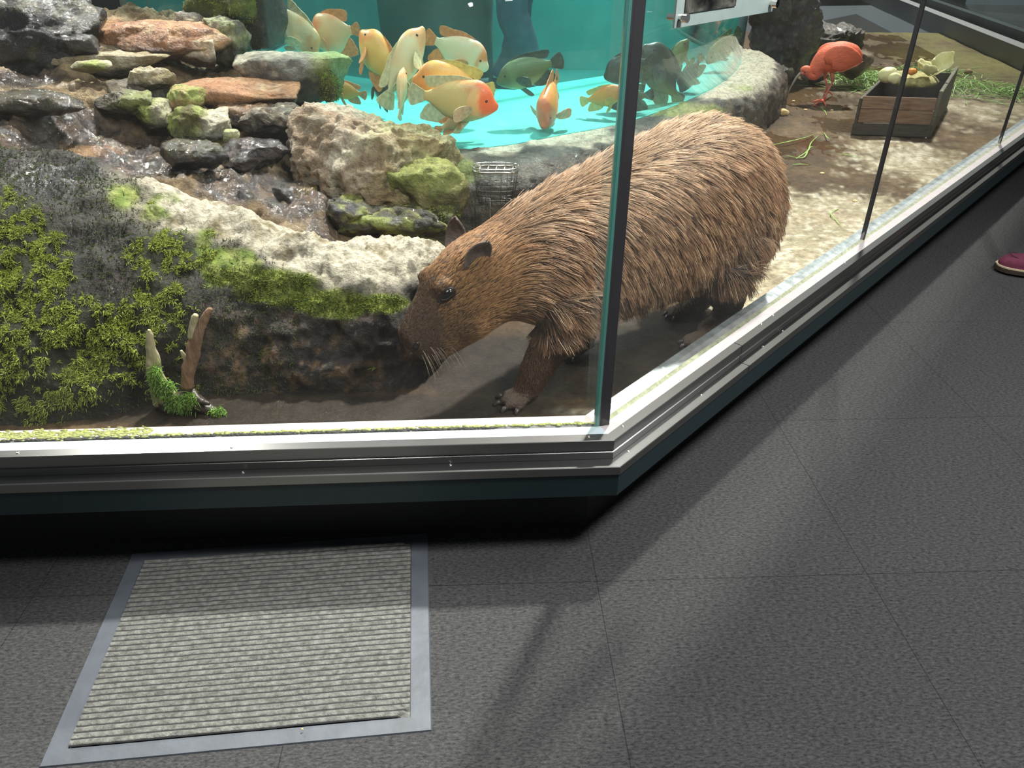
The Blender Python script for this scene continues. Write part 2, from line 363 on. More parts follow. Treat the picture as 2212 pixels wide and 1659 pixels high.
post_part('sealant_strip', [pM.xy, pR.xy, (pR + b2 * 1.2 ).xy, (pM + b2 ).xy], mat('dark_sealant', (.022, .020, .024), .5))
post_part('glass_edge', [pL.xy, (pM - DF * .0003).xy, (pM + b2 - DF * .0003).xy, (pL + b2).xy], green2)
post_part('glass_edge', [pLL.xy, (pL - DF * .0003).xy, (pL + b2 - DF * .0003).xy, (pLL + b2).xy], green)
# ---- sign on stand-offs on the side glass ----
sp = CF + NR * .07
s_bl = atplane(1453, 76, sp, NR); s_br = atplane(1668, 12, sp, NR)
zb = (s_bl.z + s_br.z) / 2; sa_, sb_ = (s_bl - CF).dot(DR), (s_br - CF).dot(DR)
def on_r(s, off, z): return CF + NR * off + DR * s + Vector((0, 0, z))
sg = empty('sign', on_r((sa_ + sb_) / 2, .07, zb), 'acrylic sign plate with a dark animal photo held on round stand-offs on the side glass', 'sign')
SH = .26
def slab(name, s0, s1, z0, z1, o0, o1, m, par, bev=0):
    bm = bmesh.new(); box(bm, on_r((s0 + s1) / 2, (o0 + o1) / 2, (z0 + z1) / 2), (abs(s1 - s0), abs(o1 - o0), z1 - z0), AZR, bevel=bev)
    return bm_obj(name, bm, m, par)
slab('plate', sa_, sb_, zb, zb + SH, .068, .072, mat('frosted_acrylic', (.27, .33, .31), .3, noise=.05, coat=.3), sg)
def photo_mat():
    m = bpy.data.materials.new('photo_print'); m.use_nodes = True; nt = m.node_tree; L = nt.links; b = nt.nodes['Principled BSDF']
    tc = nt.nodes.new('ShaderNodeTexCoord'); n = nt.nodes.new('ShaderNodeTexNoise'); n.inputs['Scale'].default_value = 16; n.inputs['Detail'].default_value = 6; n.inputs['Distortion'].default_value = .8
    L.new(tc.outputs['Object'], n.inputs['Vector']); r = nt.nodes.new('ShaderNodeValToRGB'); e = r.color_ramp.elements
    e[0].position = .38; e[0].color = (.004, .004, .004, 1); e[1].position = .6; e[1].color = (.05, .05, .042, 1)
    x = e.new(.68); x.color = (.10, .10, .08, 1)
    L.new(n.outputs['Fac'], r.inputs[0]); L.new(r.outputs[0], b.inputs['Base Color']); b.inputs['Roughness'].default_value = .3
    return m
wS = sb_ - sa_
ph = slab('photo_print', sa_ + wS * .07, sa_ + wS * .56, zb + .024, zb + SH - .02, .0655, .0678, photo_mat(), sg)
slab('photo_subject', sa_ + wS * .24, sa_ + wS * .36, zb + .055, zb + .10, .0640, .0653, mat('dark_animal_print', (.012, .004, .004), .4), sg, .002)
slab('photo_subject', sa_ + wS * .31, sa_ + wS * .37, zb + .095, zb + .16, .0640, .0653, mat('red_print', (.25, .03, .015), .4), sg, .002)
slab('blue_strip', sa_ + wS * .53, sa_ + wS * .56, zb + .05, zb + SH - .02, .0642, .0654, mat('blue_print', (.01, .08, .30), .35), sg)
chrome = mat('chrome', (.75, .72, .68), .12, 1)
for s in (sa_ + .016, sb_ - .016):
    bm = bmesh.new(); c0 = on_r(s, .05, zb + .018); c1 = on_r(s, .094, zb + .018)
    tube(bm, [c0, c0 + (c1 - c0) * .25], .0085, 20); tube(bm, [c0 + (c1 - c0) * .25, c1], .006, 16)
    bm_obj('standoff', bm, chrome, sg, smooth=False)
# ================= EXHIBIT: ground, rocks, tank =================
def lin(r, g, b):
    f = lambda c: ((c / 255 + .055) / 1.055) ** 2.4 if c > 10 else c / 255 / 12.92
    return np.array([f(r), f(g), f(b)])
CMI = np.array(CAM_M.inverted())
def project(P):
    P = np.asarray(P, float); q = P @ CMI[:3, :3].T + CMI[:3, 3]
    return W_PX / 2 + F_PX * q[:, 0] / -q[:, 2], H_PX / 2 - F_PX * q[:, 1] / -q[:, 2]
def world_xy_mask(P, blobs, zref):
    """soft patches: ellipses laid out on the ground around the places given"""
    w = np.zeros(len(P))
    for px, py, rx, ry, a in blobs:
        c = atz(px, py, zref); w = np.maximum(w, a * np.exp(-(((P[:, 0] - c.x) / rx) ** 2 + ((P[:, 1] - c.y) / ry) ** 2)))
    return w
PALE, PALE2, GREY = lin(196, 186, 160), lin(196, 188, 166), lin(120, 115, 104)
DARK, DARKB, TAN, RUST = lin(27, 26, 25), lin(42, 34, 27), lin(176, 138, 96), lin(150, 96, 58)
OLIVE, MOSSY, LICH = lin(92, 88, 40), lin(104, 128, 30), lin(150, 160, 78)
def mixc(a, b, w): return a * (1 - w[:, None]) + b * w[:, None]
rockm = rock_material('wet_rock'); rockf = rock_material('rough_rock', 90, 1.0, .014)
# ---- ground ----
ys = np.concatenate([np.arange(1.45, 3.2, .016), 3.2 + np.cumsum(np.geomspace(.018, .16, 110))]); xs = np.concatenate([np.arange(-2.2, 2.0, .02), 2.0 + np.cumsum(np.geomspace(.02, .12, 110))])
X, Y = np.meshgrid(xs, ys); P = np.stack([X.ravel(), Y.ravel(), np.zeros(X.size)], 1)
hgt = ZG - .004 + .010 * fbm(P, 2.2, 4, 3) + .0035 * fbm(P, 14, 4, 9) + .004 * fbm(P, 40, 2, 19)
rise = world_xy_mask(P, [(1750, 560, .5, .6, 1), (1950, 420, .7, .5, .6), (1180, 885, .35, .07, .6)], ZG); hgt = hgt + .008 * rise
P[:, 2] = hgt
nx, ny = len(xs), len(ys)
F = [(j * nx + i, j * nx + i + 1, (j + 1) * nx + i + 1, (j + 1) * nx + i) for j in range(ny - 1) for i in range(nx - 1)]
bm = bmesh.new(); vs = [bm.verts.new(p) for p in P]
for f in F: bm.faces.new([vs[k] for k in f])
cut(bm, CF + NF * .14, -NF); cut(bm, CF + NR * .15, -NR)
me = bpy.data.meshes.new('exhibit_ground'); bm.to_mesh(me); bm.free()
gP = np.empty(len(me.vertices) * 3, np.float32); me.vertices.foreach_get('co', gP); gP = gP.reshape(-1, 3).astype(float)
n1, n2, n3 = fbm(gP, 3, 5, 1), fbm(gP, 11, 5, 2), fbm(gP, 45, 3, 4)
pale = world_xy_mask(gP, [(1740, 540, .38, .55, 1.1), (1640, 640, .3, .3, 1), (1860, 470, .45, .5, 1), (1980, 350, .5, .6, .8), (1700, 450, .3, .4, .8), (2120, 230, 1.0, .9, .7), (1230, 890, .16, .03, .8), (2000, 200, .8, 1.5, .35), (1120, 898, .15, .02, .4)], ZG)
col = mixc(np.tile(lin(74, 58, 40), (len(gP), 1)), lin(108, 88, 62), sstep(-.4, .5, n1 + .4 * n2))
w = sstep(.25, .75, pale + .35 * n2 + .25 * n3 + .2 * n1); col = mixc(col, lin(168, 156, 130), w * .8); col = mixc(col, lin(186, 178, 158), w * sstep(.05, .4, n3 + .5 * n2))
dk = world_xy_mask(gP, [(1120, 790, .50, .26, 1.25), (1450, 740, .4, .3, 1), (600, 880, 1.1, .12, 1.2), (1600, 240, .5, .8, .8), (1700, 150, 1, 2, .6), (1000, 480, .4, .7, 1), (850, 540, .6, .6, 1)], ZG)  # dark wet ground, with the capybara's shadow painted in below it
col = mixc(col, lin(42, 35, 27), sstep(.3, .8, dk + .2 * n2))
gr = world_xy_mask(gP, [(2100, 130, 1.0, 1.6, 1), (1990, 60, 1.2, 2.5, 1)], ZG); col = mixc(col, lin(120, 118, 60), sstep(.45, .9, gr + .35 * n2) * .7)
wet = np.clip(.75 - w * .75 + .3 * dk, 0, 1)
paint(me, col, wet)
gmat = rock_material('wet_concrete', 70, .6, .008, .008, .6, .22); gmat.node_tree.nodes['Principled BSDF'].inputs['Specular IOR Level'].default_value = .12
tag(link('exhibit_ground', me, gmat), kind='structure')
# puddle water lying in the hollows of the ground
def water_film(name, tint, rough=.07, bump=.10, bs=20):
    m = bpy.data.materials.new(name); m.use_nodes = True; nt = m.node_tree; L = nt.links; nt.nodes.remove(nt.nodes['Principled BSDF'])
    t = nt.nodes.new('ShaderNodeBsdfTransparent'); t.inputs[0].default_value = (*tint, 1)
    g = nt.nodes.new('ShaderNodeBsdfGlossy'); g.inputs['Roughness'].default_value = rough
    f = nt.nodes.new('ShaderNodeFresnel'); f.inputs[0].default_value = 1.2
    n = nt.nodes.new('ShaderNodeTexNoise'); n.inputs['Scale'].default_value = bs; n.inputs['Detail'].default_value = 4
    tc = nt.nodes.new('ShaderNodeTexCoord'); L.new(tc.outputs['Object'], n.inputs['Vector'])
    bp = nt.nodes.new('ShaderNodeBump'); bp.inputs['Strength'].default_value = bump; bp.inputs['Distance'].default_value = .02
    L.new(n.outputs['Fac'], bp.inputs['Height']); L.new(bp.outputs[0], g.inputs['Normal']); L.new(bp.outputs[0], f.inputs['Normal'])
    mx = nt.nodes.new('ShaderNodeMixShader'); L.new(f.outputs[0], mx.inputs[0]); L.new(t.outputs[0], mx.inputs[1]); L.new(g.outputs[0], mx.inputs[2])
    L.new(mx.outputs[0], nt.nodes['Material Output'].inputs['Surface']); return m
bm = bmesh.new()
pud = [atz(*q, ZG - .0040) for q in ((1640, 520), (1760, 400), (1830, 330), (1960, 310), (2080, 150), (1850, 30), (1700, 60), (1560, 260), (1300, 420))]
bm.faces.new([bm.verts.new(p) for p in pud])
tag(bm_obj('puddle_water', bm, water_film('puddle_film', (.86, .80, .70))), 'thin film of standing water on the low parts of the exhibit ground', 'puddle', kind='stuff')

# ---- front rock ledge ----
PAIR = [((0, 925), (-60, 345, .70)), ((150, 915), (120, 372, .68)), ((300, 885), (250, 398, .66)), ((420, 862), (340, 425, .64)), ((520, 855), (500, 470, .60)), ((640, 852), (650, 527, .555)),
        ((760, 852), (760, 545, .53)), ((870, 850), (850, 548, .51)), ((930, 812), (940, 542, .50)), ((980, 760), (1010, 560, .44)), ((1020, 690), (1070, 560, .34))]
feet = [np.array(atz(*a, ZG - .01)) for a, b in PAIR]; cre = [np.array(atz(*b)) for a, b in PAIR]
feet = [2.2 * (feet[0] - feet[1]) + feet[0]] + feet; cre = [2.2 * (cre[0] - cre[1]) + cre[0]] + cre
feet[0][2] = ZG - .01; cre[0][2] = .74
FT, CR = np.array(catmull(feet, 26)), np.array(catmull(cre, 26))
prof = np.array([(-.03, -.12), (0, 0), (.07, .2), (.15, .38), (.30, .60), (.52, .80), (.78, .94), (1, 1), (1.2, .96), (1.45, .78), (1.75, .55), (2.1, .38), (2.5, .1), (2.6, -.1)])
pf = np.array(catmull([(a, b, 0) for a, b in prof], 9))[:, :2]
G = FT[:, None, :2] + (CR - FT)[:, None, :2] * pf[None, :, 0, None]
Z = FT[:, None, 2] + (CR - FT)[:, None, 2] * pf[None, :, 1]
P = np.concatenate([G, Z[:, :, None]], 2).reshape(-1, 3)
n_s, n_p = G.shape[0], G.shape[1]
def grid_faces(a, b): return [(i * b + j, (i + 1) * b + j, (i + 1) * b + j + 1, i * b + j + 1) for i in range(a - 1) for j in range(b - 1)]
uu = np.tile(pf[:, 0], n_s); keep = sstep(-.05, .25, np.tile(pf[:, 1], n_s))
# outward direction of each section ~ towards the viewer and up
dirs = (FT - CR)[:, None, :] * np.array([1, 1, 0]); dirs = dirs / np.linalg.norm(dirs, axis=2, keepdims=True)
D3 = np.repeat(dirs, n_p, 1).reshape(-1, 3) * (np.clip(1.3 - uu, -1, 1)[:, None]) + np.array([0, 0, 1]) * (.35 + .65 * np.clip(uu, 0, 1))[:, None]
D3 /= np.linalg.norm(D3, axis=1, keepdims=True)
disp = .050 * fbm(P, 5, 3, 31) + .036 * ridged(P, 9, 4, 37) + .016 * fbm(P, 30, 4, 41) + .012 * ridged(P, 34, 3, 43)
P = P + D3 * (disp * keep)[:, None]
vx, vy = project(P); n1, n2, n3 = fbm(P, 6, 4, 5), fbm(P, 22, 4, 6), fbm(P, 70, 2, 7)
def pblob(bl):
    w = np.zeros(len(vx))
    for cx, cy, rx, ry, a in bl: w = np.maximum(w, a * np.exp(-(((vx - cx) / rx) ** 2 + ((vy - cy) / ry) ** 2)))
    return w
col = mixc(np.tile(DARKB, (len(P), 1)), DARK, sstep(-.2, .4, n1 + .5 * n2))
col = mixc(col, lin(116, 90, 60), sstep(-.1, .4, n2 + .4 * n3) * sstep(640, 760, vy) * sstep(380, 520, vx) * .85)
top = sstep(.60, .80, uu + .12 * n2 + .10 * n1 + .20 * sstep(520, 700, vx)) * (1 - sstep(1.25, 1.5, uu)) * sstep(190, 380, vx + 60 * n2)
col = mixc(col, mixc(np.tile(PALE2, (len(P), 1)), lin(150, 138, 108), sstep(.1, .5, n2 + .6 * n1)), top); crack = sstep(.06, .0, np.abs(fbm(P, 9, 3, 99))) * top; col = mixc(col, lin(96, 84, 62), crack * .55)
mossmask = pblob([(60, 560, 130, 150, 1.1), (120, 740, 190, 150, 1.1), (40, 850, 120, 80, .9), (330, 560, 90, 60, 1), (330, 650, 100, 70, 1.1), (250, 720, 90, 110, .9), (400, 760, 60, 90, .7), (420, 560, 60, 40, .6), (20, 450, 60, 60, .6)])
bare = pblob([(190, 530, 70, 70, 1), (240, 620, 60, 50, .8), (130, 430, 90, 40, .7), (540, 740, 90, 80, .5)])
n5 = fbm(P, 14, 3, 8); mm = sstep(.30, .70, mossmask * .8 - .45 * bare + .40 * n2 + .20 * n1 + .35 * n5 + .15)
col = mixc(col, lin(38, 44, 18), mm * .8)
lich = pblob([(270, 425, 60, 40, 1), (330, 460, 50, 30, .9), (500, 575, 75, 50, 1.2), (600, 620, 110, 45, 1.2), (720, 655, 90, 38, 1.2), (830, 655, 70, 26, 1.1), (440, 520, 40, 40, .7), (360, 430, 60, 30, .7)])
lm = sstep(.42, .75, lich + .25 * n2 + .2 * n1); col = mixc(col, mixc(np.tile(LICH, (len(P), 1)), MOSSY, sstep(-.2, .3, n2)), lm * .85)
under = pblob([(800, 730, 90, 50, 1), (680, 720, 80, 40, .8), (540, 650, 60, 30, .8)]); col = mixc(col, DARK, sstep(.4, .8, under + .2 * n2) * .85)  # shade of the undercut below the crest, painted into the rock colour
wet = np.clip(.9 - top - .8 * mm - .5 * lm, 0, 1) * np.clip(.18 + pblob([(110, 385, 110, 32, 1), (80, 900, 120, 25, 1), (560, 845, 90, 14, .9), (830, 830, 90, 14, .8)]), 0, 1)
me = bpy.data.meshes.new('rock_ledge'); me.from_pydata([tuple(p) for p in P], [], grid_faces(n_s, n_p)); me.update()
paint(me, col, wet)
ledge = tag(link('rock_ledge', me, rockf), 'long rock ledge with a pale crest and a mossy face running behind the front glass', 'rock')
ledgeP, ledgeM = P, mm
# moss strands growing on the ledge face
def strands(name, roots, dirs, length, m, parent=None, k=4, rad=.0009, droop=.3, seed=1, curl=.35, colr=None, tiprad=.35):
    rng = np.random.default_rng(seed); n = len(roots); hc = bpy.data.hair_curves.new(name); hc.add_curves([k] * n)
    L_ = length if np.ndim(length) else np.full(n, length); pts = np.zeros((n, k, 3)); p = roots.copy(); d = dirs.copy(); pts[:, 0] = p
    for i in range(1, k):
        d = d + rng.normal(0, curl, (n, 3)) * (1 / k) + np.array([0, 0, -droop / k]); d /= np.linalg.norm(d, axis=1, keepdims=True)
        p = p + d * (L_ / (k - 1))[:, None]; pts[:, i] = p
    hc.points.foreach_set('position', pts.reshape(-1).astype(np.float32))
    r = rad * (1 - (1 - tiprad) * np.linspace(0, 1, k)); hc.points.foreach_set('radius', np.tile(r, n).astype(np.float32))
    if colr is not None:
        a = hc.attributes.new('tone', 'FLOAT_VECTOR', 'CURVE'); a.data.foreach_set('vector', np.asarray(colr, np.float32).ravel())
    hc.materials.append(m); o = bpy.data.objects.new(name, hc); C.objects.link(o)
    if parent is not None:
        o.parent = parent; o.matrix_parent_inverse = (Matrix.Translation(parent.location) @ parent.rotation_euler.to_matrix().to_4x4()).inverted()
    return o
def moss_mat(name, c1, c2, rough=.7):
    m = bpy.data.materials.new(name); m.use_nodes = True; nt = m.node_tree; b = nt.nodes['Principled BSDF']; b.inputs['Roughness'].default_value = rough
    h = nt.nodes.new('ShaderNodeHairInfo'); r = nt.nodes.new('ShaderNodeValToRGB'); r.color_ramp.elements[0].color = (*c1, 1); r.color_ramp.elements[1].color = (*c2, 1)
    nt.links.new(h.outputs['Random'], r.inputs[0]); nt.links.new(r.outputs[0], b.inputs['Base Color']); b.inputs['Specular IOR Level'].default_value = .2
    return m
mossgreen = moss_mat('moss_green', lin(42, 54, 16), lin(164, 176, 74)); mossdark = moss_mat('moss_dark', lin(24, 30, 12), lin(72, 86, 34))
def on_mesh(me, n, wfun, seed=2):
    """random points on a mesh with density wfun(centre)"""
    me.calc_loop_triangles(); T = np.empty(len(me.loop_triangles) * 3, np.int32); me.loop_triangles.foreach_get('vertices', T); T = T.reshape(-1, 3)
    V = np.empty(len(me.vertices) * 3, np.float32); me.vertices.foreach_get('co', V); V = V.reshape(-1, 3).astype(float)
    a, b, c = V[T[:, 0]], V[T[:, 1]], V[T[:, 2]]; cr = np.cross(b - a, c - a); ar = np.linalg.norm(cr, axis=1)
    w = ar * wfun((a + b + c) / 3, T); w = np.maximum(w, 0); rng = np.random.default_rng(seed); idx = rng.choice(len(T), n, p=w / w.sum())
    u, v = rng.random(n), rng.random(n); fl = u + v > 1; u[fl], v[fl] = 1 - u[fl], 1 - v[fl]
    return a[idx] + (b - a)[idx] * u[:, None] + (c - a)[idx] * v[:, None], cr[idx] / ar[idx][:, None], T[idx]
rt, nr, ti = on_mesh(me, 34000, lambda c, T: np.clip(mm[T].mean(1) - .25, 0, 1) ** 1.5 * (fbm(c, 45, 2, 77) > -.02))
nr = np.where((nr[:, 2] < 0)[:, None], -nr, nr)
o = strands('moss', rt, nr + np.random.default_rng(3).normal(0, .45, nr.shape), np.random.default_rng(4).uniform(.006, .017, len(rt)), mossgreen, ledge, rad=.0011, droop=1.2); o['kind'] = 'stuff'; o['label'] = 'bright green moss on the ledge face'
rt, nr, ti = on_mesh(me, 14000, lambda c, T: np.clip(.9 - mm[T].mean(1) - top[T].mean(1) - .6 * lm[T].mean(1), 0, 1) * (vx[T].mean(1) < 640) * (uu[T].mean(1) < 1.2)); nr = np.where((nr[:, 2] < 0)[:, None], -nr, nr)
o = strands('moss', rt, nr + np.random.default_rng(13).normal(0, .5, nr.shape), np.random.default_rng(14).uniform(.005, .013, len(rt)), mossdark, ledge, rad=.0013, droop=1.5); o['kind'] = 'stuff'; o['label'] = 'dark dead moss between the green patches'
rt, nr, ti = on_mesh(me, 9000, lambda c, T: np.clip(lm[T].mean(1) * sstep(560, 600, vy[T].mean(1)) - .3, 0, 1)); nr = np.where((nr[:, 2] < 0)[:, None], -nr, nr)
o = strands('moss', rt, nr, np.random.default_rng(5).uniform(.003, .008, len(rt)), mossgreen, ledge, rad=.0009); o['kind'] = 'stuff'


# ---- rock outcrop with the trickling stream ----
FRONT = np.array([(-2.3, 5.3), (-1.75, 4.75), (-1.3, 4.25), (-.82, 3.87), (-.32, 3.62), (-.05, 3.68), (.21, 3.87), (.62, 4.2), (1.1, 4.85), (1.45, 5.5), (1.68, 6.1), (1.72, 6.35)])
BACK = np.array([(1.6, 6.5), (.9, 5.75), (0, 5.0), (-.9, 5.3), (-1.9, 6.0)])
FRc = np.array(catmull([(a, b, 0) for a, b in FRONT], 8))[:, :2]
def front_y(x): return np.interp(x, FRc[:, 0], FRc[:, 1])
CTRL = [(0, 345, .64), (0, 250, .70), (0, 180, .78), (0, 100, .85), (0, 30, 1.0), (120, 340, .63), (120, 250, .69), (120, 160, .80), (120, 100, .86), (120, 30, .96), (250, 370, .57), (250, 300, .61), (250, 220, .70), (250, 130, .81), (250, 60, .87), (250, 0, .93),
        (400, 430, .50), (400, 350, .54), (400, 260, .63), (400, 180, .72), (400, 110, .81), (400, 40, .88), (520, 450, .46), (520, 360, .51), (520, 280, .60), (520, 200, .68), (520, 120, .78), (520, 60, .84), (520, 0, .92),
        (620, 480, .41), (620, 400, .46), (620, 320, .52), (620, 240, .61), (620, 180, .68), (620, 110, .72), (740, 510, .36), (740, 430, .40), (740, 350, .46), (740, 270, .56), (740, 225, .58),
        (860, 525, .30), (860, 450, .34), (860, 380, .40), (860, 290, .54), (960, 520, .22), (950, 430, .26), (960, 340, .34), (1010, 500, .17), (1030, 420, .17), (-300, 345, .66), (-300, 180, .86), (-300, 60, 1.0)]
CP = np.array([tuple(atz(*q)) for q in CTRL])
def tps_fit(P, v, lam=2e-4):
    d = np.linalg.norm(P[:, None] - P[None], axis=2); K = np.where(d > 0, d * d * np.log(d + 1e-12), 0) + lam * np.eye(len(P)); Q = np.c_[np.ones(len(P)), P]
    A = np.block([[K, Q], [Q.T, np.zeros((3, 3))]]); return np.linalg.solve(A, np.r_[v, np.zeros(3)])
cf = tps_fit(CP[:, :2], CP[:, 2])
def tps(xy):
    out = np.empty(len(xy))
    for s in range(0, len(xy), 20000):
        q = xy[s:s + 20000]; d = np.linalg.norm(q[:, None] - CP[None, :, :2], axis=2); out[s:s + 20000] = (np.where(d > 0, d * d * np.log(d + 1e-12), 0)) @ cf[:len(CP)] + cf[len(CP)] + q @ cf[len(CP) + 1:]
    return out
xs = np.arange(-3.3, -.12, .0085); ys = np.arange(2.28, 5.2, .0090)
X, Y = np.meshgrid(xs, ys); P = np.stack([X.ravel(), Y.ravel(), np.zeros(X.size)], 1); nx, ny = len(xs), len(ys)
P[:, 2] = np.clip(tps(P[:, :2]), .1, 1.45)
# bedding planes: terraces that tilt, then broken blocks
q = P.copy(); t = q[:, 2] + .10 * fbm(P * [1, 1, 0], 1.6, 3, 51) + .12 * q[:, 0] * .5
st = .11; fr = t / st - np.floor(t / st); step = (sstep(.55, .95, fr) - fr) * st
rough_z = .85 * step + .075 * ridged(P * [1, 1, 0], 3.2, 4, 61) + .03 * fbm(P * [1, 1, 0], 8, 4, 63) + .022 * ridged(P * [1, 1, 0], 20, 4, 65) + .007 * ridged(P * [1, 1, 0], 55, 3, 66)
P[:, 2] += rough_z; P[:, 0] += .02 * fbm(q, 7, 3, 71); P[:, 1] += .03 * fbm(q, 7, 3, 73)
vx, vy = project(P); n1, n2, n3 = fbm(P, 5, 4, 15), fbm(P, 17, 4, 16), fbm(P, 60, 2, 17)
col = mixc(np.tile(lin(118, 98, 70), (len(P), 1)), lin(184, 162, 124), sstep(-.3, .4, n1 + .5 * n2))
dark = pblob([(120, 290, 190, 70, 1.1), (330, 340, 160, 60, 1), (60, 60, 100, 70, 1.1), (600, 300, 110, 60, .8), (640, 420, 110, 70, 1), (520, 400, 130, 50, 1), (760, 490, 120, 50, 1), (430, 200, 80, 40, .6), (740, 390, 60, 60, .7), (900, 480, 60, 40, .5), (60, 170, 120, 30, .7), (20, 320, 100, 60, .8)])
dm = sstep(.35, .65, dark + .3 * n2 + .25 * n1); col = mixc(col, mixc(np.tile(lin(48, 39, 30), (len(P), 1)), lin(100, 82, 62), sstep(-.1, .5, n2)), dm * .95)
tn = pblob([(200, 60, 130, 35, 1), (340, 80, 110, 40, 1.1), (120, 390, 60, 25, .8), (180, 330, 110, 25, .8), (560, 190, 90, 30, 1.1), (720, 300, 70, 60, .7)])
col = mixc(col, mixc(np.tile(TAN, (len(P), 1)), RUST, sstep(-.1, .5, n2)), sstep(.45, .8, tn + .25 * n2) * .85)
gn = pblob([(470, 90, 60, 40, 1), (340, 250, 50, 40, .9), (450, 290, 70, 40, .9), (860, 450, 120, 60, 1), (940, 400, 60, 60, 1), (500, 20, 90, 20, 1), (700, 150, 30, 50, 1), (100, 300, 90, 18, .5)])
gm = sstep(.45, .8, gn + .3 * n2); col = mixc(col, mixc(np.tile(LICH, (len(P), 1)), MOSSY, sstep(.0, .5, n2)), gm * .75)
pal = pblob([(250, 130, 130, 22, 1), (560, 120, 80, 50, .9), (640, 150, 60, 40, 1.1), (840, 260, 120, 40, .9)])
col = mixc(col, PALE, sstep(.5, .85, pal + .35 * n2) * .9)
wet = np.clip(dm + .35 * (n1 > 0), 0, 1)
ok = (P[:, 1] < front_y(P[:, 0]) - .03) | (P[:, 0] < -1.85)
me = bpy.data.meshes.new('rock_outcrop'); fs = [f for f in grid_faces(ny, nx) if ok[f[0]] and ok[f[2]] and ok[f[1]] and ok[f[3]]]
me.from_pydata([tuple(p) for p in P], [], fs); me.update(); paint(me, col, wet)
bm = bmesh.new(); bm.from_mesh(me); bmesh.ops.delete(bm, geom=[v for v in bm.verts if not v.link_faces], context='VERTS'); bm.to_mesh(me); bm.free()
outcrop = tag(link('rock_outcrop', me, rock_material('stream_rock', 130, 1.0, .012)), 'wide wet rock outcrop stepping up to the fish tank, dark and glistening where water runs', 'rock')
OH = P[:, 2].reshape(ny, nx)
def ground_z(x, y):
    i = int(round((y - 2.28) / .0090)); j = int(round((x + 3.3) / .0085)); return float(OH[min(max(i, 0), ny - 1), min(max(j, 0), nx - 1)])

def rock(name, px, py, yw, r, label, base, spots=(), seed=0, rz=0, rot=0, ry=0, sub=5, wet=.2, cuts=9, dz=0, rough=.05, mossn=0, flat=.8, material=None, cat='rock', group=None):
    rng = np.random.default_rng(seed); c = aty(px, py, yw); c.z += dz
    bm = bmesh.new(); bmesh.ops.create_icosphere(bm, subdivisions=sub, radius=1); V = np.array([v.co[:] for v in bm.verts])
    for k in range(cuts):
        n = rng.normal(0, 1, 3); n[2] *= .7; n /= np.linalg.norm(n); d = rng.uniform(.55, .85); e = V @ n - d; V = V - np.maximum(e, 0)[:, None] * n * .92
    e = V[:, 2] - flat * .7; V[:, 2] -= np.maximum(e, 0) * .8
    s = np.array(r); nrm = V / np.linalg.norm(V, axis=1, keepdims=True)
    W_ = V * s; k0 = rng.uniform(0, 50, 3)
    m_ = max(min(r), .55 * (r[0] * r[1] * r[2]) ** (1 / 3))
    W_ = W_ + nrm * (rough * 1.9 * fbm(W_ + k0, .6 / m_, 4, seed) + rough * 1.3 * ridged(W_ + k0, 1.3 / m_, 4, seed + 3) + rough * .7 * ridged(W_ + k0, 22, 3, seed + 4) + rough * .35 * fbm(W_ + k0, 70, 3, seed + 9))[:, None] * (m_ * 2.2)
    M = np.array((Matrix.Rotation(rz, 3, 'Z') @ Matrix.Rotation(ry, 3, 'Y') @ Matrix.Rotation(rot, 3, 'X'))); W_ = W_ @ M.T
    me = bpy.data.meshes.new(name); bm.faces.ensure_lookup_table(); fs = [[v.index for v in f.verts] for f in bm.faces]; bm.free()
    me.from_pydata([tuple(p) for p in W_], [], fs); me.update()
    A = W_ + np.array(c); n1, n2, n3 = fbm(A, 7, 4, seed + 5), fbm(A, 24, 4, seed + 6), fbm(A, 70, 2, seed + 7)
    col = mixc(np.tile(base[0], (len(A), 1)), base[1], sstep(-.3, .35, n1 * .6 + n2 * .8))
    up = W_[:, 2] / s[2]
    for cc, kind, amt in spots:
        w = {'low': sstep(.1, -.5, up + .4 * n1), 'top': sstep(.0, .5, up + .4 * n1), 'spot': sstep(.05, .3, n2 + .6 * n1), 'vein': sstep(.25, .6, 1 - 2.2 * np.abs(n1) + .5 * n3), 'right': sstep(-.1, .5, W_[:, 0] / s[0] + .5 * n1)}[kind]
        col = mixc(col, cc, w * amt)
    paint(me, col, np.clip(wet + .4 * sstep(0, -.6, up) + .3 * n1, 0, 1))
    o = link(name, me, material or rockf); o.location = c
    tag(o, label, cat, group)
    if mossn:
        rt, nr, ti = on_mesh(me, mossn, lambda cc, T: np.clip(.1 + sstep(-.1, .3, fbm(cc + np.array(c), 9, 3, seed + 8)), 0, 1), seed)
        hs = strands('moss', rt, nr + rng.normal(0, .3, nr.shape), rng.uniform(.006, .014, mossn), mossgreen, None, rad=.0010, droop=.8); hs.parent = o; hs['kind'] = 'stuff'
    return o
B_ = (GREY, PALE)
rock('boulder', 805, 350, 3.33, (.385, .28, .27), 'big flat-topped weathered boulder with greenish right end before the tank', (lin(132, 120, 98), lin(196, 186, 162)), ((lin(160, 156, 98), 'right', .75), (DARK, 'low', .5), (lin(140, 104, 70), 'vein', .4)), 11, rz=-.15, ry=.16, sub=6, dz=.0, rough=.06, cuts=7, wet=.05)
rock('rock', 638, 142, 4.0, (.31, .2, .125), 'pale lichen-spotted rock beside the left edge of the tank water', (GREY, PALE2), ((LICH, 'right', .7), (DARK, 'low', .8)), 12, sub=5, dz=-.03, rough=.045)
rock('mossy_knob', 708, 176, 3.93, (.055, .06, .085), 'small round rock covered in green moss at the water edge of the tank', (OLIVE, MOSSY), ((DARK, 'low', .5),), 13, mossn=1500, rough=.05, cat='rock')
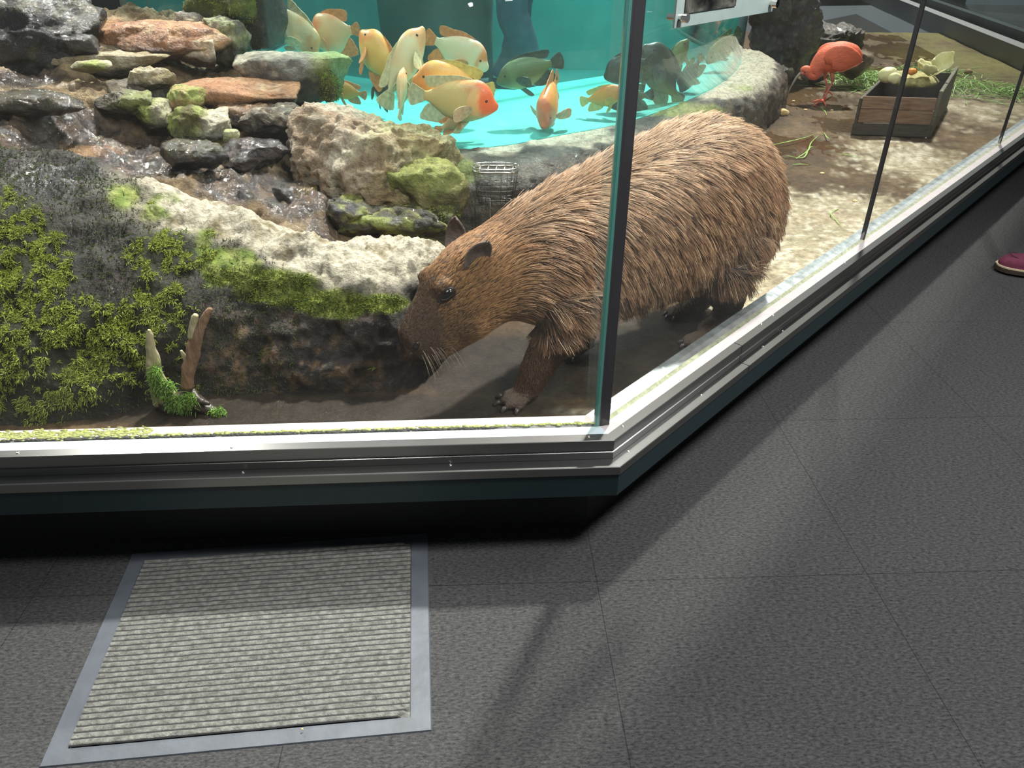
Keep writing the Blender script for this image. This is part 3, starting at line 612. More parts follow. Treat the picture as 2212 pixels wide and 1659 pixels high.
rock('rock', 530, 192, 3.78, (.33, .17, .07), 'flat tan slab of rock stained orange, below the pale lichen-spotted rock', (TAN, lin(196, 164, 126)), ((RUST, 'vein', .7), (DARK, 'low', .7)), 14, rz=.05, rough=.05, dz=-.01)
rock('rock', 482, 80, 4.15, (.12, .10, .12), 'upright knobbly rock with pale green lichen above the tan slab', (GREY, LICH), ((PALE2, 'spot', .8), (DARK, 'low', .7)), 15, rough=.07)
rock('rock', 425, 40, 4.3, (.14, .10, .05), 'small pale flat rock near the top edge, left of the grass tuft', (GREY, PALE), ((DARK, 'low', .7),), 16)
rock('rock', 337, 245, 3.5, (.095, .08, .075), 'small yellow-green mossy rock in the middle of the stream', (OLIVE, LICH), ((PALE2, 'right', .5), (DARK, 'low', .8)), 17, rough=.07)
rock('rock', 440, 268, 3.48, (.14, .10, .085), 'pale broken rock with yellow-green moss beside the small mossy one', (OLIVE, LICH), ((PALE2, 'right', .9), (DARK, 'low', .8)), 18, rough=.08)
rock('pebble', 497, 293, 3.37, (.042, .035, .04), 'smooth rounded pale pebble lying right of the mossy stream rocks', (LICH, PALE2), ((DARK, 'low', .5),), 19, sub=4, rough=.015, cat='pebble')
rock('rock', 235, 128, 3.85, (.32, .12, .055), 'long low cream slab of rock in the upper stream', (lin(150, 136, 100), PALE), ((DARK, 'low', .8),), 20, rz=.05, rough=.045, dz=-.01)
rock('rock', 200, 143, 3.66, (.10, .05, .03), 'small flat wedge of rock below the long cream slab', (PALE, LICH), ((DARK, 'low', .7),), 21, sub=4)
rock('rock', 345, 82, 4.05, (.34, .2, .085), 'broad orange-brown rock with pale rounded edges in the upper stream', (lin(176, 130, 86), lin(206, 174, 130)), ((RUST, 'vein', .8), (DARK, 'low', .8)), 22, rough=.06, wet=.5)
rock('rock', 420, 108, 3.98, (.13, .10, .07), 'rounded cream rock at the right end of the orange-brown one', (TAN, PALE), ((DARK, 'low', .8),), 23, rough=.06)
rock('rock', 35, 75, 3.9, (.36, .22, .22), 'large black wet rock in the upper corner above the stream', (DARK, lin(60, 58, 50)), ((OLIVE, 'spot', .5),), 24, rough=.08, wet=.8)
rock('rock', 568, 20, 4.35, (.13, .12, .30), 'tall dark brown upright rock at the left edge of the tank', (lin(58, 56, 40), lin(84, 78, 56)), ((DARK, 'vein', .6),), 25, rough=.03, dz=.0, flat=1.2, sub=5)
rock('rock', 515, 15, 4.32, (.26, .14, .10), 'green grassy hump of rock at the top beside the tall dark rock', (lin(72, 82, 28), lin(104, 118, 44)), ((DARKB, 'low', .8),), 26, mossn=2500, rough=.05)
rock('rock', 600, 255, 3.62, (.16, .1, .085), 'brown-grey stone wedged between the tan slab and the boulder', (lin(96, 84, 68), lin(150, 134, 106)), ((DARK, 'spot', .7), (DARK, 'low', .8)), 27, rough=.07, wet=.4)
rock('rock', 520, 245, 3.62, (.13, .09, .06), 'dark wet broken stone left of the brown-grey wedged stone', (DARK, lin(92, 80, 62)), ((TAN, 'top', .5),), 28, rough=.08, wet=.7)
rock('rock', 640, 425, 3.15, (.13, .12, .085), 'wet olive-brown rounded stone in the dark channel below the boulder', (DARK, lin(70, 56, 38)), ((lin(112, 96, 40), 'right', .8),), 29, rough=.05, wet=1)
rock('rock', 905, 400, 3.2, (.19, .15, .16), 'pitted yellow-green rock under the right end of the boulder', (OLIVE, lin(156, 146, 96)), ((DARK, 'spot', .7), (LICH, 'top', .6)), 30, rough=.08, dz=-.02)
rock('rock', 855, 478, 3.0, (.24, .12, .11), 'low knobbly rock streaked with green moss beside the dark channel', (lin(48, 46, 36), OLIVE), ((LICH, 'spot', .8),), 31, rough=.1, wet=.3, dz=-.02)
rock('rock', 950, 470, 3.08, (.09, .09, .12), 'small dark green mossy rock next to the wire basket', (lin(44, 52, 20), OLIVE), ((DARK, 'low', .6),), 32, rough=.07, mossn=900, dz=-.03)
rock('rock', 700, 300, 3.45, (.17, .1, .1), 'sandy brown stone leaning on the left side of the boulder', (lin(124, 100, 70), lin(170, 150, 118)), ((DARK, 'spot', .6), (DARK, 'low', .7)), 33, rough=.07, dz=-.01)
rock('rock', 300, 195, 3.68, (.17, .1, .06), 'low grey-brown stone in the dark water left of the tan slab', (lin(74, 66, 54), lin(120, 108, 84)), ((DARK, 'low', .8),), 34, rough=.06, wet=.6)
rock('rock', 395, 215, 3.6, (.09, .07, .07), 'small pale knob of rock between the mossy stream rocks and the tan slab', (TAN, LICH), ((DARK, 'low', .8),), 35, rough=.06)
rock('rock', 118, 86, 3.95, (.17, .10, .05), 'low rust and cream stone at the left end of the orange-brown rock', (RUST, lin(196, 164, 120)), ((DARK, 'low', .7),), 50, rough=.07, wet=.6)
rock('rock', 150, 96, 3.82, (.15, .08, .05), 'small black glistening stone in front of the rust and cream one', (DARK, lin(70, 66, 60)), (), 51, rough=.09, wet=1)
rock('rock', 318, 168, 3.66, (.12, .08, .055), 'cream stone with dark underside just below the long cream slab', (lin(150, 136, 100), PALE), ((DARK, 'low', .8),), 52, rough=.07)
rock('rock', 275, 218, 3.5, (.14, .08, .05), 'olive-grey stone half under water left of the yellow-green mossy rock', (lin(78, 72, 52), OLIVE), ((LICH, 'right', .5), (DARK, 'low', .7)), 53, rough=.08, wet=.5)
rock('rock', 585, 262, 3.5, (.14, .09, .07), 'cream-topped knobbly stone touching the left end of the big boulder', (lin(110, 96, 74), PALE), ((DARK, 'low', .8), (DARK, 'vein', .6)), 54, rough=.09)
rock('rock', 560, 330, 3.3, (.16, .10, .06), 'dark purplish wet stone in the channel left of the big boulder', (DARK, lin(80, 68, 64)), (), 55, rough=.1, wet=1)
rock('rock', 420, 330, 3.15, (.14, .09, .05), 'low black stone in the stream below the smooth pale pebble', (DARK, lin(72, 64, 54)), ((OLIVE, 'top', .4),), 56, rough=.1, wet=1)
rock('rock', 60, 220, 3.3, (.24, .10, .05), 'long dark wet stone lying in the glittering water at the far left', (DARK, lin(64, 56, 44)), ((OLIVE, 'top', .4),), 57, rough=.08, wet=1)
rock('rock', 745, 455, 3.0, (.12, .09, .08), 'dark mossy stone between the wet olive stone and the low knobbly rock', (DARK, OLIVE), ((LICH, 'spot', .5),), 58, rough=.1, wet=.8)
# ---- curb of rock the tank stands on ----
def curb_loft():
    pts = FRc[(FRc[:, 0] > -.75)]; pts = np.array(catmull([(a, b, 0) for a, b in pts[::4]] + [(1.74, 6.45, 0), (1.74, 6.6, 0)], 14))[:, :2]
    tg = np.gradient(pts, axis=0); tg /= np.linalg.norm(tg, axis=1, keepdims=True); nrm = np.stack([tg[:, 1], -tg[:, 0]], 1)
    wd = .30 + .06 * np.sin(np.linspace(0, 9, len(pts)))
    pr = np.array(catmull([(-.35, .505 - ZG, 0), (0.0, .505 - ZG, 0), (.35, .31, 0), (.7, .29, 0), (.93, .22, 0), (1.0, .12, 0), (1.03, 0, 0), (1.05, -.05, 0)], 9))[:, :2]
    G = pts[:, None] + nrm[:, None] * (pr[None, :, 0, None] * wd[:, None, None]); Z = np.tile(pr[:, 1] + ZG, (len(pts), 1))
    P = np.concatenate([G, Z[:, :, None]], 2).reshape(-1, 3); a, b = G.shape[:2]; u = np.tile(pr[:, 0], a)
    D = np.repeat(np.concatenate([nrm, np.zeros((a, 1))], 1)[:, None], b, 1).reshape(-1, 3) * sstep(.3, 1, u)[:, None] + np.array([0, 0, 1]) * sstep(1.0, .3, u)[:, None]
    P = P + D * ((.03 * fbm(P, 5, 4, 81) + .022 * ridged(P, 11, 4, 82) + .008 * fbm(P, 40, 3, 83)) * sstep(-.02, .2, u))[:, None]
    return P, a, b, u
P, a_, b_, u = curb_loft(); vx, vy = project(P); n1, n2, n3 = fbm(P, 6, 4, 85), fbm(P, 20, 4, 86), fbm(P, 70, 2, 87)
col = mixc(np.tile(lin(66, 62, 54), (len(P), 1)), lin(104, 98, 84), sstep(-.3, .4, n2 + .4 * n1))
t = sstep(.35, .6, pblob([(1220, 290, 120, 32, 1.1), (1080, 320, 60, 22, .9), (1620, 140, 60, 70, 1.1), (1560, 195, 70, 22, 1.1), (1660, 100, 40, 40, 1), (1340, 290, 60, 20, .6)]) + .25 * n2) * (u < .95)
col = mixc(col, PALE2, t * .9)
g = sstep(.4, .7, pblob([(1000, 370, 40, 30, 1.1), (1450, 235, 80, 20, 1.1), (1530, 240, 60, 20, .9), (1600, 190, 60, 14, .6), (1180, 345, 50, 14, .5)]) + .3 * n2)
col = mixc(col, mixc(np.tile(LICH, (len(P), 1)), MOSSY, sstep(0, .5, n3)), g * .7)
me = bpy.data.meshes.new('rock_curb'); me.from_pydata([tuple(p) for p in P], [], grid_faces(a_, b_)); me.update(); paint(me, col, np.clip(.55 + .5 * n1 - t, 0, 1))
tag(link('rock_curb', me, rockf), 'curved rock curb with pale worn top that the fish tank stands on', 'rock curb')
# rocks beyond the capybara on the right
WR = (DARK, lin(72, 68, 62))
rock('rock', 1705, 40, 7.2, (.30, .30, .62), 'big black glistening wet rock behind the ibis, right of the tank', WR, ((GREY, 'spot', .35),), 40, rough=.07, wet=1, sub=6, flat=1.3)
rock('rock', 1800, 95, 7.9, (.34, .28, .20), 'knobbly dark pumice-like rock right of the black wet rock', (lin(60, 54, 46), lin(120, 108, 92)), ((DARK, 'spot', .8),), 41, rough=.12, wet=.5)
rock('rock', 1760, 160, 7.0, (.10, .08, .06), 'small brown rock just behind the head of the ibis', (lin(90, 74, 56), TAN), ((DARK, 'low', .5),), 42, rough=.08, sub=4)
rock('rock', 1835, 135, 6.9, (.16, .12, .11), 'pale brown lump of rock hidden behind the ibis tail', (lin(96, 84, 66), lin(150, 130, 100)), (), 43, rough=.08, sub=4)
rock('rock', 1600, 240, 5.65, (.26, .18, .12), 'black wet rock at the foot of the rock curb, left of the bread scrap', WR, ((GREY, 'spot', .4),), 44, rough=.1, wet=.9, dz=-.03)
rock('rock', 1680, 165, 6.5, (.10, .10, .08), 'small dark wet stone at the far end of the rock curb', WR, ((OLIVE, 'spot', .4),), 45, rough=.09, wet=.9, sub=4)

# ---- fish tank ----
TZ0, TZ1 = .51, 1.36
tealpaint = mat('turquoise_paint', lin(62, 156, 148), .6, noise=.10, nscale=4)
floorpaint = mat('turquoise_tank_floor', lin(80, 176, 166), .6, noise=.12, nscale=9)
bm = bmesh.new(); poly = [(a, b) for a, b in FRc] + [(a, b) for a, b in BACK]
bm.faces.new([bm.verts.new((a, b, TZ0 - .002)) for a, b in poly]); ex = bmesh.ops.extrude_face_region(bm, geom=bm.faces[:]); bmesh.ops.translate(bm, vec=(0, 0, -.06), verts=[g for g in ex['geom'] if isinstance(g, bmesh.types.BMVert)])
tank = empty('fish_tank', (0, 4.4, TZ0), 'large curved acrylic fish tank with turquoise floor standing on the rock curb', 'fish tank')
bm_obj('tank_floor', bm, floorpaint, tank)
def wall_strip(pts, z0, z1, name, m, par, th=.0):
    bm = bmesh.new(); A = [bm.verts.new((a, b, z0)) for a, b in pts]; B = [bm.verts.new((a, b, z1)) for a, b in pts]
    for i in range(len(pts) - 1): bm.faces.new((A[i], A[i + 1], B[i + 1], B[i]))
    o = bm_obj(name, bm, m, par, smooth=True); md = o.modifiers.new('thickness', 'SOLIDIFY'); md.thickness = th; return o
tg1 = glass_mat('tank_acrylic', (.90, .985, .975), .012, 1.3, (.6, .85, .82)); tg2 = glass_mat('tank_back_acrylic', (.80, .97, .96), .03, 1.2, (.35, .75, .74))
wall_strip([tuple(p) for p in FRc], TZ0, 1.42, 'front_wall', tg1, tank, .012)
wall_strip([tuple(p) for p in BACK], TZ0, 1.42, 'back_wall', tg2, tank, .012)
wm = bpy.data.materials.new('tank_water'); wm.use_nodes = True; nt = wm.node_tree; nt.nodes.remove(nt.nodes['Principled BSDF'])
t = nt.nodes.new('ShaderNodeBsdfTransparent'); va = nt.nodes.new('ShaderNodeVolumeAbsorption'); va.inputs['Color'].default_value = (.30, .90, .90, 1); va.inputs['Density'].default_value = .32
nt.links.new(t.outputs[0], nt.nodes['Material Output'].inputs['Surface']); nt.links.new(va.outputs[0], nt.nodes['Material Output'].inputs['Volume'])
bm = bmesh.new(); ins = [(a * .997, b + .012) for a, b in FRc] + [(a, b - .02) for a, b in BACK]
bm.faces.new([bm.verts.new((a, b, TZ0 + .001)) for a, b in ins]); ex = bmesh.ops.extrude_face_region(bm, geom=bm.faces[:]); bmesh.ops.translate(bm, vec=(0, 0, TZ1 - TZ0), verts=[g for g in ex['geom'] if isinstance(g, bmesh.types.BMVert)])
w = bm_obj('water', bm, wm, tank)
# turquoise hall wall and walkway beyond the tank, dark side wall of the exhibit
def wallbox(name, a, b, z0, z1, th, m):
    bm = bmesh.new(); d = Vector((b[0] - a[0], b[1] - a[1], 0)); box(bm, ((a[0] + b[0]) / 2, (a[1] + b[1]) / 2, (z0 + z1) / 2), (d.length, th, z1 - z0), math.atan2(d.y, d.x)); return tag(bm_obj(name, bm, m), kind='structure')
wallbox('wall_back', (-4.2, 6.9), (1.78, 6.75), 0, 1.75, .1, tealpaint)
wallbox('wall_left', (-4.6, 5.35), (-2.5, 5.45), 0, 1.6, .1, mat('dark_green_wall', (.03, .035, .028), .8, noise=.4, nscale=5, bump=.5, bscale=8))
bm = bmesh.new(); bm.faces.new([bm.verts.new(p) for p in ((-1.95, 5.95, .34), (-.9, 5.32, .34), (0, 5.03, .34), (.9, 5.79, .34), (1.6, 6.52, .34), (1.76, 6.7, .34), (-2.6, 6.85, .34))]); tag(bm_obj('floor_back', bm, tealpaint), kind='structure')
# far window front of the exhibit
a, b = atz(2260, 168, ZG), atz(1885, 0, ZG); dd = (b - a).normalized(); nn = Vector((dd.y, -dd.x, 0)); fa, fb = a - dd * 2.5, b + dd * 2
wallbox('trim_18', fa.xy, fb.xy, ZG - .05, ZG + .17, .14, mat('far_steel_rail', (.20, .21, .21), .45, .5))
wallbox('trim_19', (fa + nn * .2).xy, (fb + nn * .2).xy, ZG - .05, ZG + .24, .10, mat('far_grey_rail', (.10, .11, .11), .5, .3))
wallbox('window_5', (fa + nn * .27).xy, (fb + nn * .27).xy, ZG + .2, 1.6, .02, glass_mat('far_glass', (.8, .88, .88), .06, 1.45, (.5, .55, .55)))
bm = bmesh.new(); bm.faces.new([bm.verts.new(p) for p in ((fa + nn * .3).xy.to_3d(), (fb + nn * .3).xy.to_3d(), (fb + nn * 5).xy.to_3d(), (fa + nn * 5).xy.to_3d())]); tag(bm_obj('floor_far', bm, bpy.data.materials['carpet']), kind='structure')
wallbox('wall_far', (fa + nn * 3.2).xy, (fb + nn * 3.2).xy, 0, 2.6, .1, mat('dark_hall_wall', (.02, .024, .022), .7))
wallbox('wall_end', (1.75, 15.0), (8.5, 16.2), 0, 2.6, .1, bpy.data.materials['dark_green_wall'])
# ================= ANIMALS =================
from mathutils.bvhtree import BVHTree
ANG = math.radians(33); BD = np.array([math.cos(ANG), math.sin(ANG), 0]); BN = np.array([BD[1], -BD[0], 0]); BM0 = np.array([-.01, 2.01, 0]); UP = np.array([0, 0, 1.])
def bp3(t, off, z): return BM0 + BD * t + BN * off + UP * z
SECT = [(-.318, .425, -.62, .80, .040, .030), (-.303, .436, -.62, .80, .066, .050), (-.27, .455, -.60, .80, .086, .060), (-.225, .490, -.57, .82, .106, .068), (-.175, .53, -.52, .85, .130, .081),
        (-.10, .575, -.45, .90, .137, .096), (.01, .588, -.3, .955, .152, .124), (.14, .592, -.15, 1, .190, .152), (.31, .612, -.05, 1, .219, .175), (.50, .638, 0, 1, .245, .184), (.68, .662, 0, 1, .255, .184),
        (.82, .652, 0, 1, .240, .172), (.92, .622, 0, 1, .214, .145), (1.0, .588, 0, 1, .148, .105), (1.035, .56, 0, 1, .06, .045)]
def cap_body():
    bm = bmesh.new(); S = np.array(SECT); rings = []; K = 36
    SS = np.array(catmull([tuple(s) for s in S], 5))
    for s in SS:
        l = math.hypot(s[2], s[3]); ring = []
        for k in range(K):
            th = 2 * PI * k / K; cx, sy = math.cos(th), math.sin(th); e = .84
            cx = math.copysign(abs(cx) ** e, cx); sy = math.copysign(abs(sy) ** e, sy)
            wsc = 1.0 if sy < 0 else (1 - .12 * sy)          # slightly narrower along the back
            ring.append(bm.verts.new(bp3(s[0] + s[2] / l * s[4] * sy, s[5] * cx * wsc, s[1] + s[3] / l * s[4] * sy)))
        rings.append(ring)
    for i in range(len(rings) - 1):
        for k in range(K): bm.faces.new((rings[i][k], rings[i][(k + 1) % K], rings[i + 1][(k + 1) % K], rings[i + 1][k]))
    bm.faces.new(rings[0]); bm.faces.new(rings[-1])
    def limb(pts, rad, seg=14):
        q = catmull([bp3(*p) for p in pts], 5); r = list(np.interp(np.linspace(0, 1, len(q)), np.linspace(0, 1, len(rad)), rad)); tube(bm, q, r, seg)
    def ball(p, r): bmesh.ops.create_icosphere(bm, subdivisions=3, radius=1, matrix=Matrix.Translation(bp3(*p)) @ Matrix.Rotation(ANG, 4, 'Z') @ Matrix.Diagonal((*r, 1)))
    # fore legs
    limb([(.12, .085, .52), (.115, .105, .43), (.055, .10, .34), (.02, .092, .265), (.005, .088, .228)], [.088, .070, .053, .043, .040])
    limb([(.20, -.085, .50), (.26, -.10, .43), (.30, -.085, .34), (.335, -.055, .26), (.325, -.05, .226)], [.08, .06, .043, .036, .034])
    # hind legs
    limb([(.80, .065, .56), (.77, .090, .45), (.81, .095, .36), (.835, .09, .30), (.80, .09, .235), (.73, .09, .222)], [.13, .105, .070, .047, .042, .036])
    limb([(.86, -.075, .56), (.84, -.11, .45), (.88, -.10, .36), (.92, -.09, .30), (.90, -.09, .235), (.83, -.09, .222)], [.13, .115, .075, .045, .040, .034])
    # cheek, jaw and brow masses
    ball((-.165, .035, .50), (.085, .050, .060)); ball((-.165, -.035, .50), (.085, .050, .060)); ball((-.255, 0, .435), (.052, .054, .052))
    ball((-.224, .044, .612), (.040, .018, .022)); ball((-.224, -.044, .612), (.040, .018, .022))
    # toes
    for (t, o, sp, n, ln) in ((.012, .088, .40, 4, .098), (.315, -.05, .36, 4, .07), (.72, .10, .30, 3, .085), (.82, -.09, .30, 3, .08)):
        for k in range(n):
            a = (k - (n - 1) / 2) * sp; l = ln * (1 - .12 * abs(k - (n - 1) / 2)); dx, dy = -math.cos(a), math.sin(a)
            limb([(t, o, .222), (t + dx * l * .45, o + dy * l * .45, .222), (t + dx * l * .8, o + dy * l * .8, .216), (t + dx * l, o + dy * l, .210)], [.023, .0185, .016, .010], 10)
    me = bpy.data.meshes.new('tmp'); bmesh.ops.recalc_face_normals(bm, faces=bm.faces); bm.to_mesh(me); bm.free()
    o = bpy.data.objects.new('tmp', me); C.objects.link(o)
    r = o.modifiers.new('r', 'REMESH'); r.mode = 'VOXEL'; r.voxel_size = .0085
    s = o.modifiers.new('s', 'SMOOTH'); s.factor = .5; s.iterations = 5
    dg = bpy.context.evaluated_depsgraph_get(); out = bpy.data.meshes.new_from_object(o.evaluated_get(dg)); bpy.data.objects.remove(o); return out
skin = mat('capybara_skin', (.070, .042, .026), .7, noise=.35, nscale=30, bump=.6, bscale=160)
cme = cap_body(); cme.name = 'capybara'
CAPY = tag(link('capybara', cme, skin), 'large brown capybara standing behind the corner glass with its head lowered to the left', 'capybara')
cme.calc_loop_triangles()
bmc = bmesh.new(); bmc.from_mesh(cme); BV = BVHTree.FromBMesh(bmc); bmc.free()
def hit(px, py):
    d = ray(px, py).normalized(); loc, n, i, dist = BV.ray_cast(EYEV, d); return loc, n
def disc_basis(n, fwd):
    n = Vector(n).normalized(); f = Vector(fwd); f = (f - n * f.dot(n)).normalized(); return f, n.cross(f), n
# eye
eyem = mat('dark_eye', (.006, .004, .003), .14, spec=.5, coat=.3); lidm = mat('eyelid', (.022, .013, .009), .5)
hd = Vector(bp3(-.32, 0, .44) - bp3(-.10, 0, .60)).normalized()        # head pointing direction
def add_eye(loc, n):
    f, s, u = disc_basis(n, hd); M = Matrix((f, s, u)).transposed().to_4x4()
    for nm, r, dz, m in (('eyelid', (.0285, .0195, .0065), .0, lidm), ('eye', (.0225, .0145, .0125), .0015, eyem)):
        bm = bmesh.new(); bmesh.ops.create_uvsphere(bm, u_segments=24, v_segments=14, radius=1, matrix=Matrix.Translation(loc + u * dz) @ M @ Matrix.Diagonal((*r, 1)))
        if nm == 'eyelid': par = bm_obj(nm, bm, m, CAPY, smooth=True)
        else:
            o = bm_obj(nm, bm, m, CAPY, smooth=True); o['label'] = 'glossy dark eye'
eye_l, eye_n = hit(965, 638); add_eye(eye_l, eye_n)
mir = lambda v: v - Vector(BN) * 2 * (v - Vector(BM0)).dot(Vector(BN))
far_l, far_n, _, _ = BV.find_nearest(mir(eye_l)); add_eye(far_l, far_n)
# nostrils
nosem = mat('nostril_dark', (.008, .006, .005), .4)
nl, nn_ = hit(899, 748)
for l_, n_ in ((nl, nn_), (nl - Vector(BN) * 2 * (nl - Vector(BM0)).dot(Vector(BN)), Vector(nn_) - 2 * Vector(BN) * Vector(nn_).dot(Vector(BN)))):
    f, s, u = disc_basis(n_, hd); bm = bmesh.new(); bmesh.ops.create_uvsphere(bm, u_segments=16, v_segments=10, radius=1, matrix=Matrix.Translation(l_ - u * .001) @ Matrix((f, s, u)).transposed().to_4x4() @ Matrix.Rotation(.5, 4, 'Z') @ Matrix.Diagonal((.0145, .0085, .007, 1)))
    bm_obj('nostril', bm, nosem, CAPY, smooth=True)
# ears
earm = mat('ear_skin', (.12, .085, .068), .6, noise=.4, nscale=40, bump=.4, bscale=120)
def ear(base, up, face, w, h, notch=False):
    up = Vector(up).normalized(); face = Vector(face); face = (face - up * face.dot(up)).normalized(); side = up.cross(face)
    bm = bmesh.new(); R_, K = 9, 24; rows = []
    for i in range(R_ + 1):
        v = i / R_; hw = w * .5 * (math.sin(PI * min(1, .22 + .78 * v) * .98) ** .55) if v < 1 else w * .08; row = []
        for k in range(K + 1):
            x = (k / K * 2 - 1); y = v * h * (1 - .10 * x * x * v); cup = .12 * w * (x * x) * (1 - .3 * v) - .012 * math.sin(PI * v)
            if notch and v > .75: y -= h * .16 * math.exp(-((x - .1) / .22) ** 2) * (v - .75) / .25
            row.append(bm.verts.new(Vector(base) + side * (x * hw) + up * y + face * (cup - .05 * w)))
        rows.append(row)
    for i in range(R_):
        for k in range(K): bm.faces.new((rows[i][k], rows[i][k + 1], rows[i + 1][k + 1], rows[i + 1][k]))
    o = bm_obj('ear', bm, earm, CAPY, smooth=True); md = o.modifiers.new('t', 'SOLIDIFY'); md.thickness = .006; md.offset = 0; ms = o.modifiers.new('s', 'SUBSURF'); ms.levels = ms.render_levels = 1
eb, en = hit(1022, 585)
BDv, BNv = Vector(BD), Vector(BN)
ear(eb - en * .006, Vector((0, 0, 1)) * .85 + BDv * .35 + BNv * .25, BNv * 1.0 - BDv * .1, .072, .096, True)
fb_, fn_, _, _ = BV.ray_cast(Vector(bp3(-.135, -.072, 1.2)), Vector((0, 0, -1)))
ear(fb_ - Vector((0, 0, .004)), Vector((0, 0, 1)) * .95 + BDv * .12 - BNv * .12, BNv * .5 - BDv * .9, .066, .090)
# claws
clawm = mat('claw', (.035, .028, .024), .4)
for (t, o_, sp, n, ln) in ((.012, .088, .40, 4, .098), (.315, -.05, .36, 4, .07), (.72, .10, .30, 3, .085), (.82, -.09, .30, 3, .08)):
    for k in range(n):
        a = (k - (n - 1) / 2) * sp; l = ln * (1 - .12 * abs(k - (n - 1) / 2)); dx, dy = -math.cos(a), math.sin(a); bm = bmesh.new()
        tube(bm, [bp3(t + dx * l * q, o_ + dy * l * q, z) for q, z in ((.93, .212), (1.06, .212), (1.16, .206), (1.22, .2035))], [.0075, .0075, .0055, .002], 8); bm_obj('claw', bm, clawm, CAPY, smooth=True)
# ---- fur ----
rng = np.random.default_rng(8)
def body_coords(p): q = p - BM0; return q @ BD, q @ BN, p[:, 2]
def dens(c, T):
    t, o, z = body_coords(c); d = np.ones(len(c)); d = np.where(t < -.02, 1.9, d); d = np.where(z < .36, .9, d); d = np.where(z < .25, 0, d); d = np.where(t < -.285, 1.2, d)
    d = np.where(o < -.05, .45, d)
    for ctr, rr in ((eye_l, .021), (nl, .014)): d = np.where(np.linalg.norm(c - np.array(ctr), axis=1) < rr, 0, d)
    return d
NH = 98000
rt, nr, ti = on_mesh(cme, NH, dens, 21)
t, o_, z = body_coords(rt)
nsm = np.array([BV.find_nearest(Vector(p))[1][:] for p in rt[:1]]) if False else nr
head = sstep(.02, -.10, t) * (z > .345); leg = np.maximum(sstep(.46, .385, z) * (t > -.02), (z <= .345) * 1.0)
rear = np.tile(BD, (NH, 1)); hrear = -np.tile(np.array(hd), (NH, 1)) + UP * .15
side_w = np.clip(1.1 - nr[:, 2] * 1.0, 0, 1.3)
d0 = rear * (1 - .25 * sstep(.85, 1.0, t))[:, None] - UP * (.15 + 1.35 * side_w * sstep(-.1, .25, t))[:, None]
d0 = d0 * (1 - head)[:, None] + hrear * head[:, None]
d0 = d0 * (1 - leg)[:, None] + (-UP + .1 * BD) * leg[:, None]
wav = fbm(rt, 9, 2, 91); wav2 = fbm(rt, 9, 2, 95); d0 = d0 + (UP * .35 * wav[:, None] + BD * .2 * wav2[:, None]) * (1 - head)[:, None]
tan_ = d0 - nr * np.sum(d0 * nr, 1)[:, None]; tan_ /= np.linalg.norm(tan_, axis=1, keepdims=True) + 1e-9
lift = .27 - .10 * head - .08 * leg
d = tan_ + nr * lift[:, None] + rng.normal(0, .10, rt.shape) * (1 - .4 * head)[:, None]; d /= np.linalg.norm(d, axis=1, keepdims=True)
ln = .082 * (1 - head) * (1 - leg) + head * (.019 + .02 * sstep(-.12, .0, t)) + leg * .013; ln = np.where(t < -.25, .009, ln); ln = np.where((t < -.20) & (t >= -.25), .013, ln)
ln = ln * rng.uniform(.65, 1.25, NH); ln = ln * (1 - .35 * sstep(.1, -.1, nr[:, 2]) * sstep(.46, .40, z))
K_ = 6; pts = np.zeros((NH, K_, 3)); pts[:, 0] = rt - nr * .001; p = rt.copy()
for i in range(1, K_):
    d = d + np.array([0, 0, -.30 / K_]) + tan_ * .22 / K_; d /= np.linalg.norm(d, axis=1, keepdims=True); p = p + d * (ln / (K_ - 1))[:, None]; pts[:, i] = p
# damp locks: hairs gather towards guide hairs near their tips
NG = 4200; gi = rng.choice(NH, NG, replace=False); kd = kdtree.KDTree(NG)
for j, g in enumerate(gi): kd.insert(Vector(rt[g]), j)
kd.balance(); near = np.array([kd.find(Vector(q))[1] for q in rt]); G_ = pts[gi[near]]
cl = .74 * (1 - head * .6) * (1 - leg * .95) * rng.uniform(.4, 1, NH)
for i in range(1, K_):
    f = (cl * (i / (K_ - 1)) ** 1.1)[:, None]; off = G_[:, i] - G_[:, 0]
    pts[:, i] = pts[:, i] * (1 - f) + (G_[:, i] * .85 + (rt + off) * .15) * f
# colour: sandy body, redder crown and cheeks, darker legs, muzzle and belly
lockr = rng.random(NG)[near]; r1 = rng.random(NH)
base = mixc(np.tile(lin(114, 78, 56), (NH, 1)), lin(206, 163, 125), np.clip(.55 * lockr + .45 * r1, 0, 1))
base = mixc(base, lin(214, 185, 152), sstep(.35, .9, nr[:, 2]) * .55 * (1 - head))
base = mixc(base, mixc(np.tile(lin(150, 104, 66), (NH, 1)), lin(208, 164, 114), r1), head * .9)
base = mixc(base, lin(120, 92, 66), np.clip(sstep(-.14, -.2, t) * sstep(.56, .50, z), 0, 1) * .7)
base = mixc(base, lin(92, 72, 56), sstep(-.23, -.28, t) * .85)
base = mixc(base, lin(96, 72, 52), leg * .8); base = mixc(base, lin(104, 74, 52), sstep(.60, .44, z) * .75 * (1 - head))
dk = r1 > .84; base[dk] *= .35
gd = (rng.random(NH) > .93) & (head < .3) & (leg < .3); base[gd] = lin(232, 202, 166)
hc = bpy.data.hair_curves.new('fur'); hc.add_curves([K_] * NH); hc.points.foreach_set('position', pts.reshape(-1).astype(np.float32))
rad = .00095 * (1 - .15 * head[:, None] - .3 * leg[:, None]) * (1 - .72 * np.linspace(0, 1, K_) ** 1.5)[None]; hc.points.foreach_set('radius', rad.ravel().astype(np.float32))
a = hc.attributes.new('tone', 'FLOAT_VECTOR', 'CURVE'); a.data.foreach_set('vector', base.astype(np.float32).ravel())
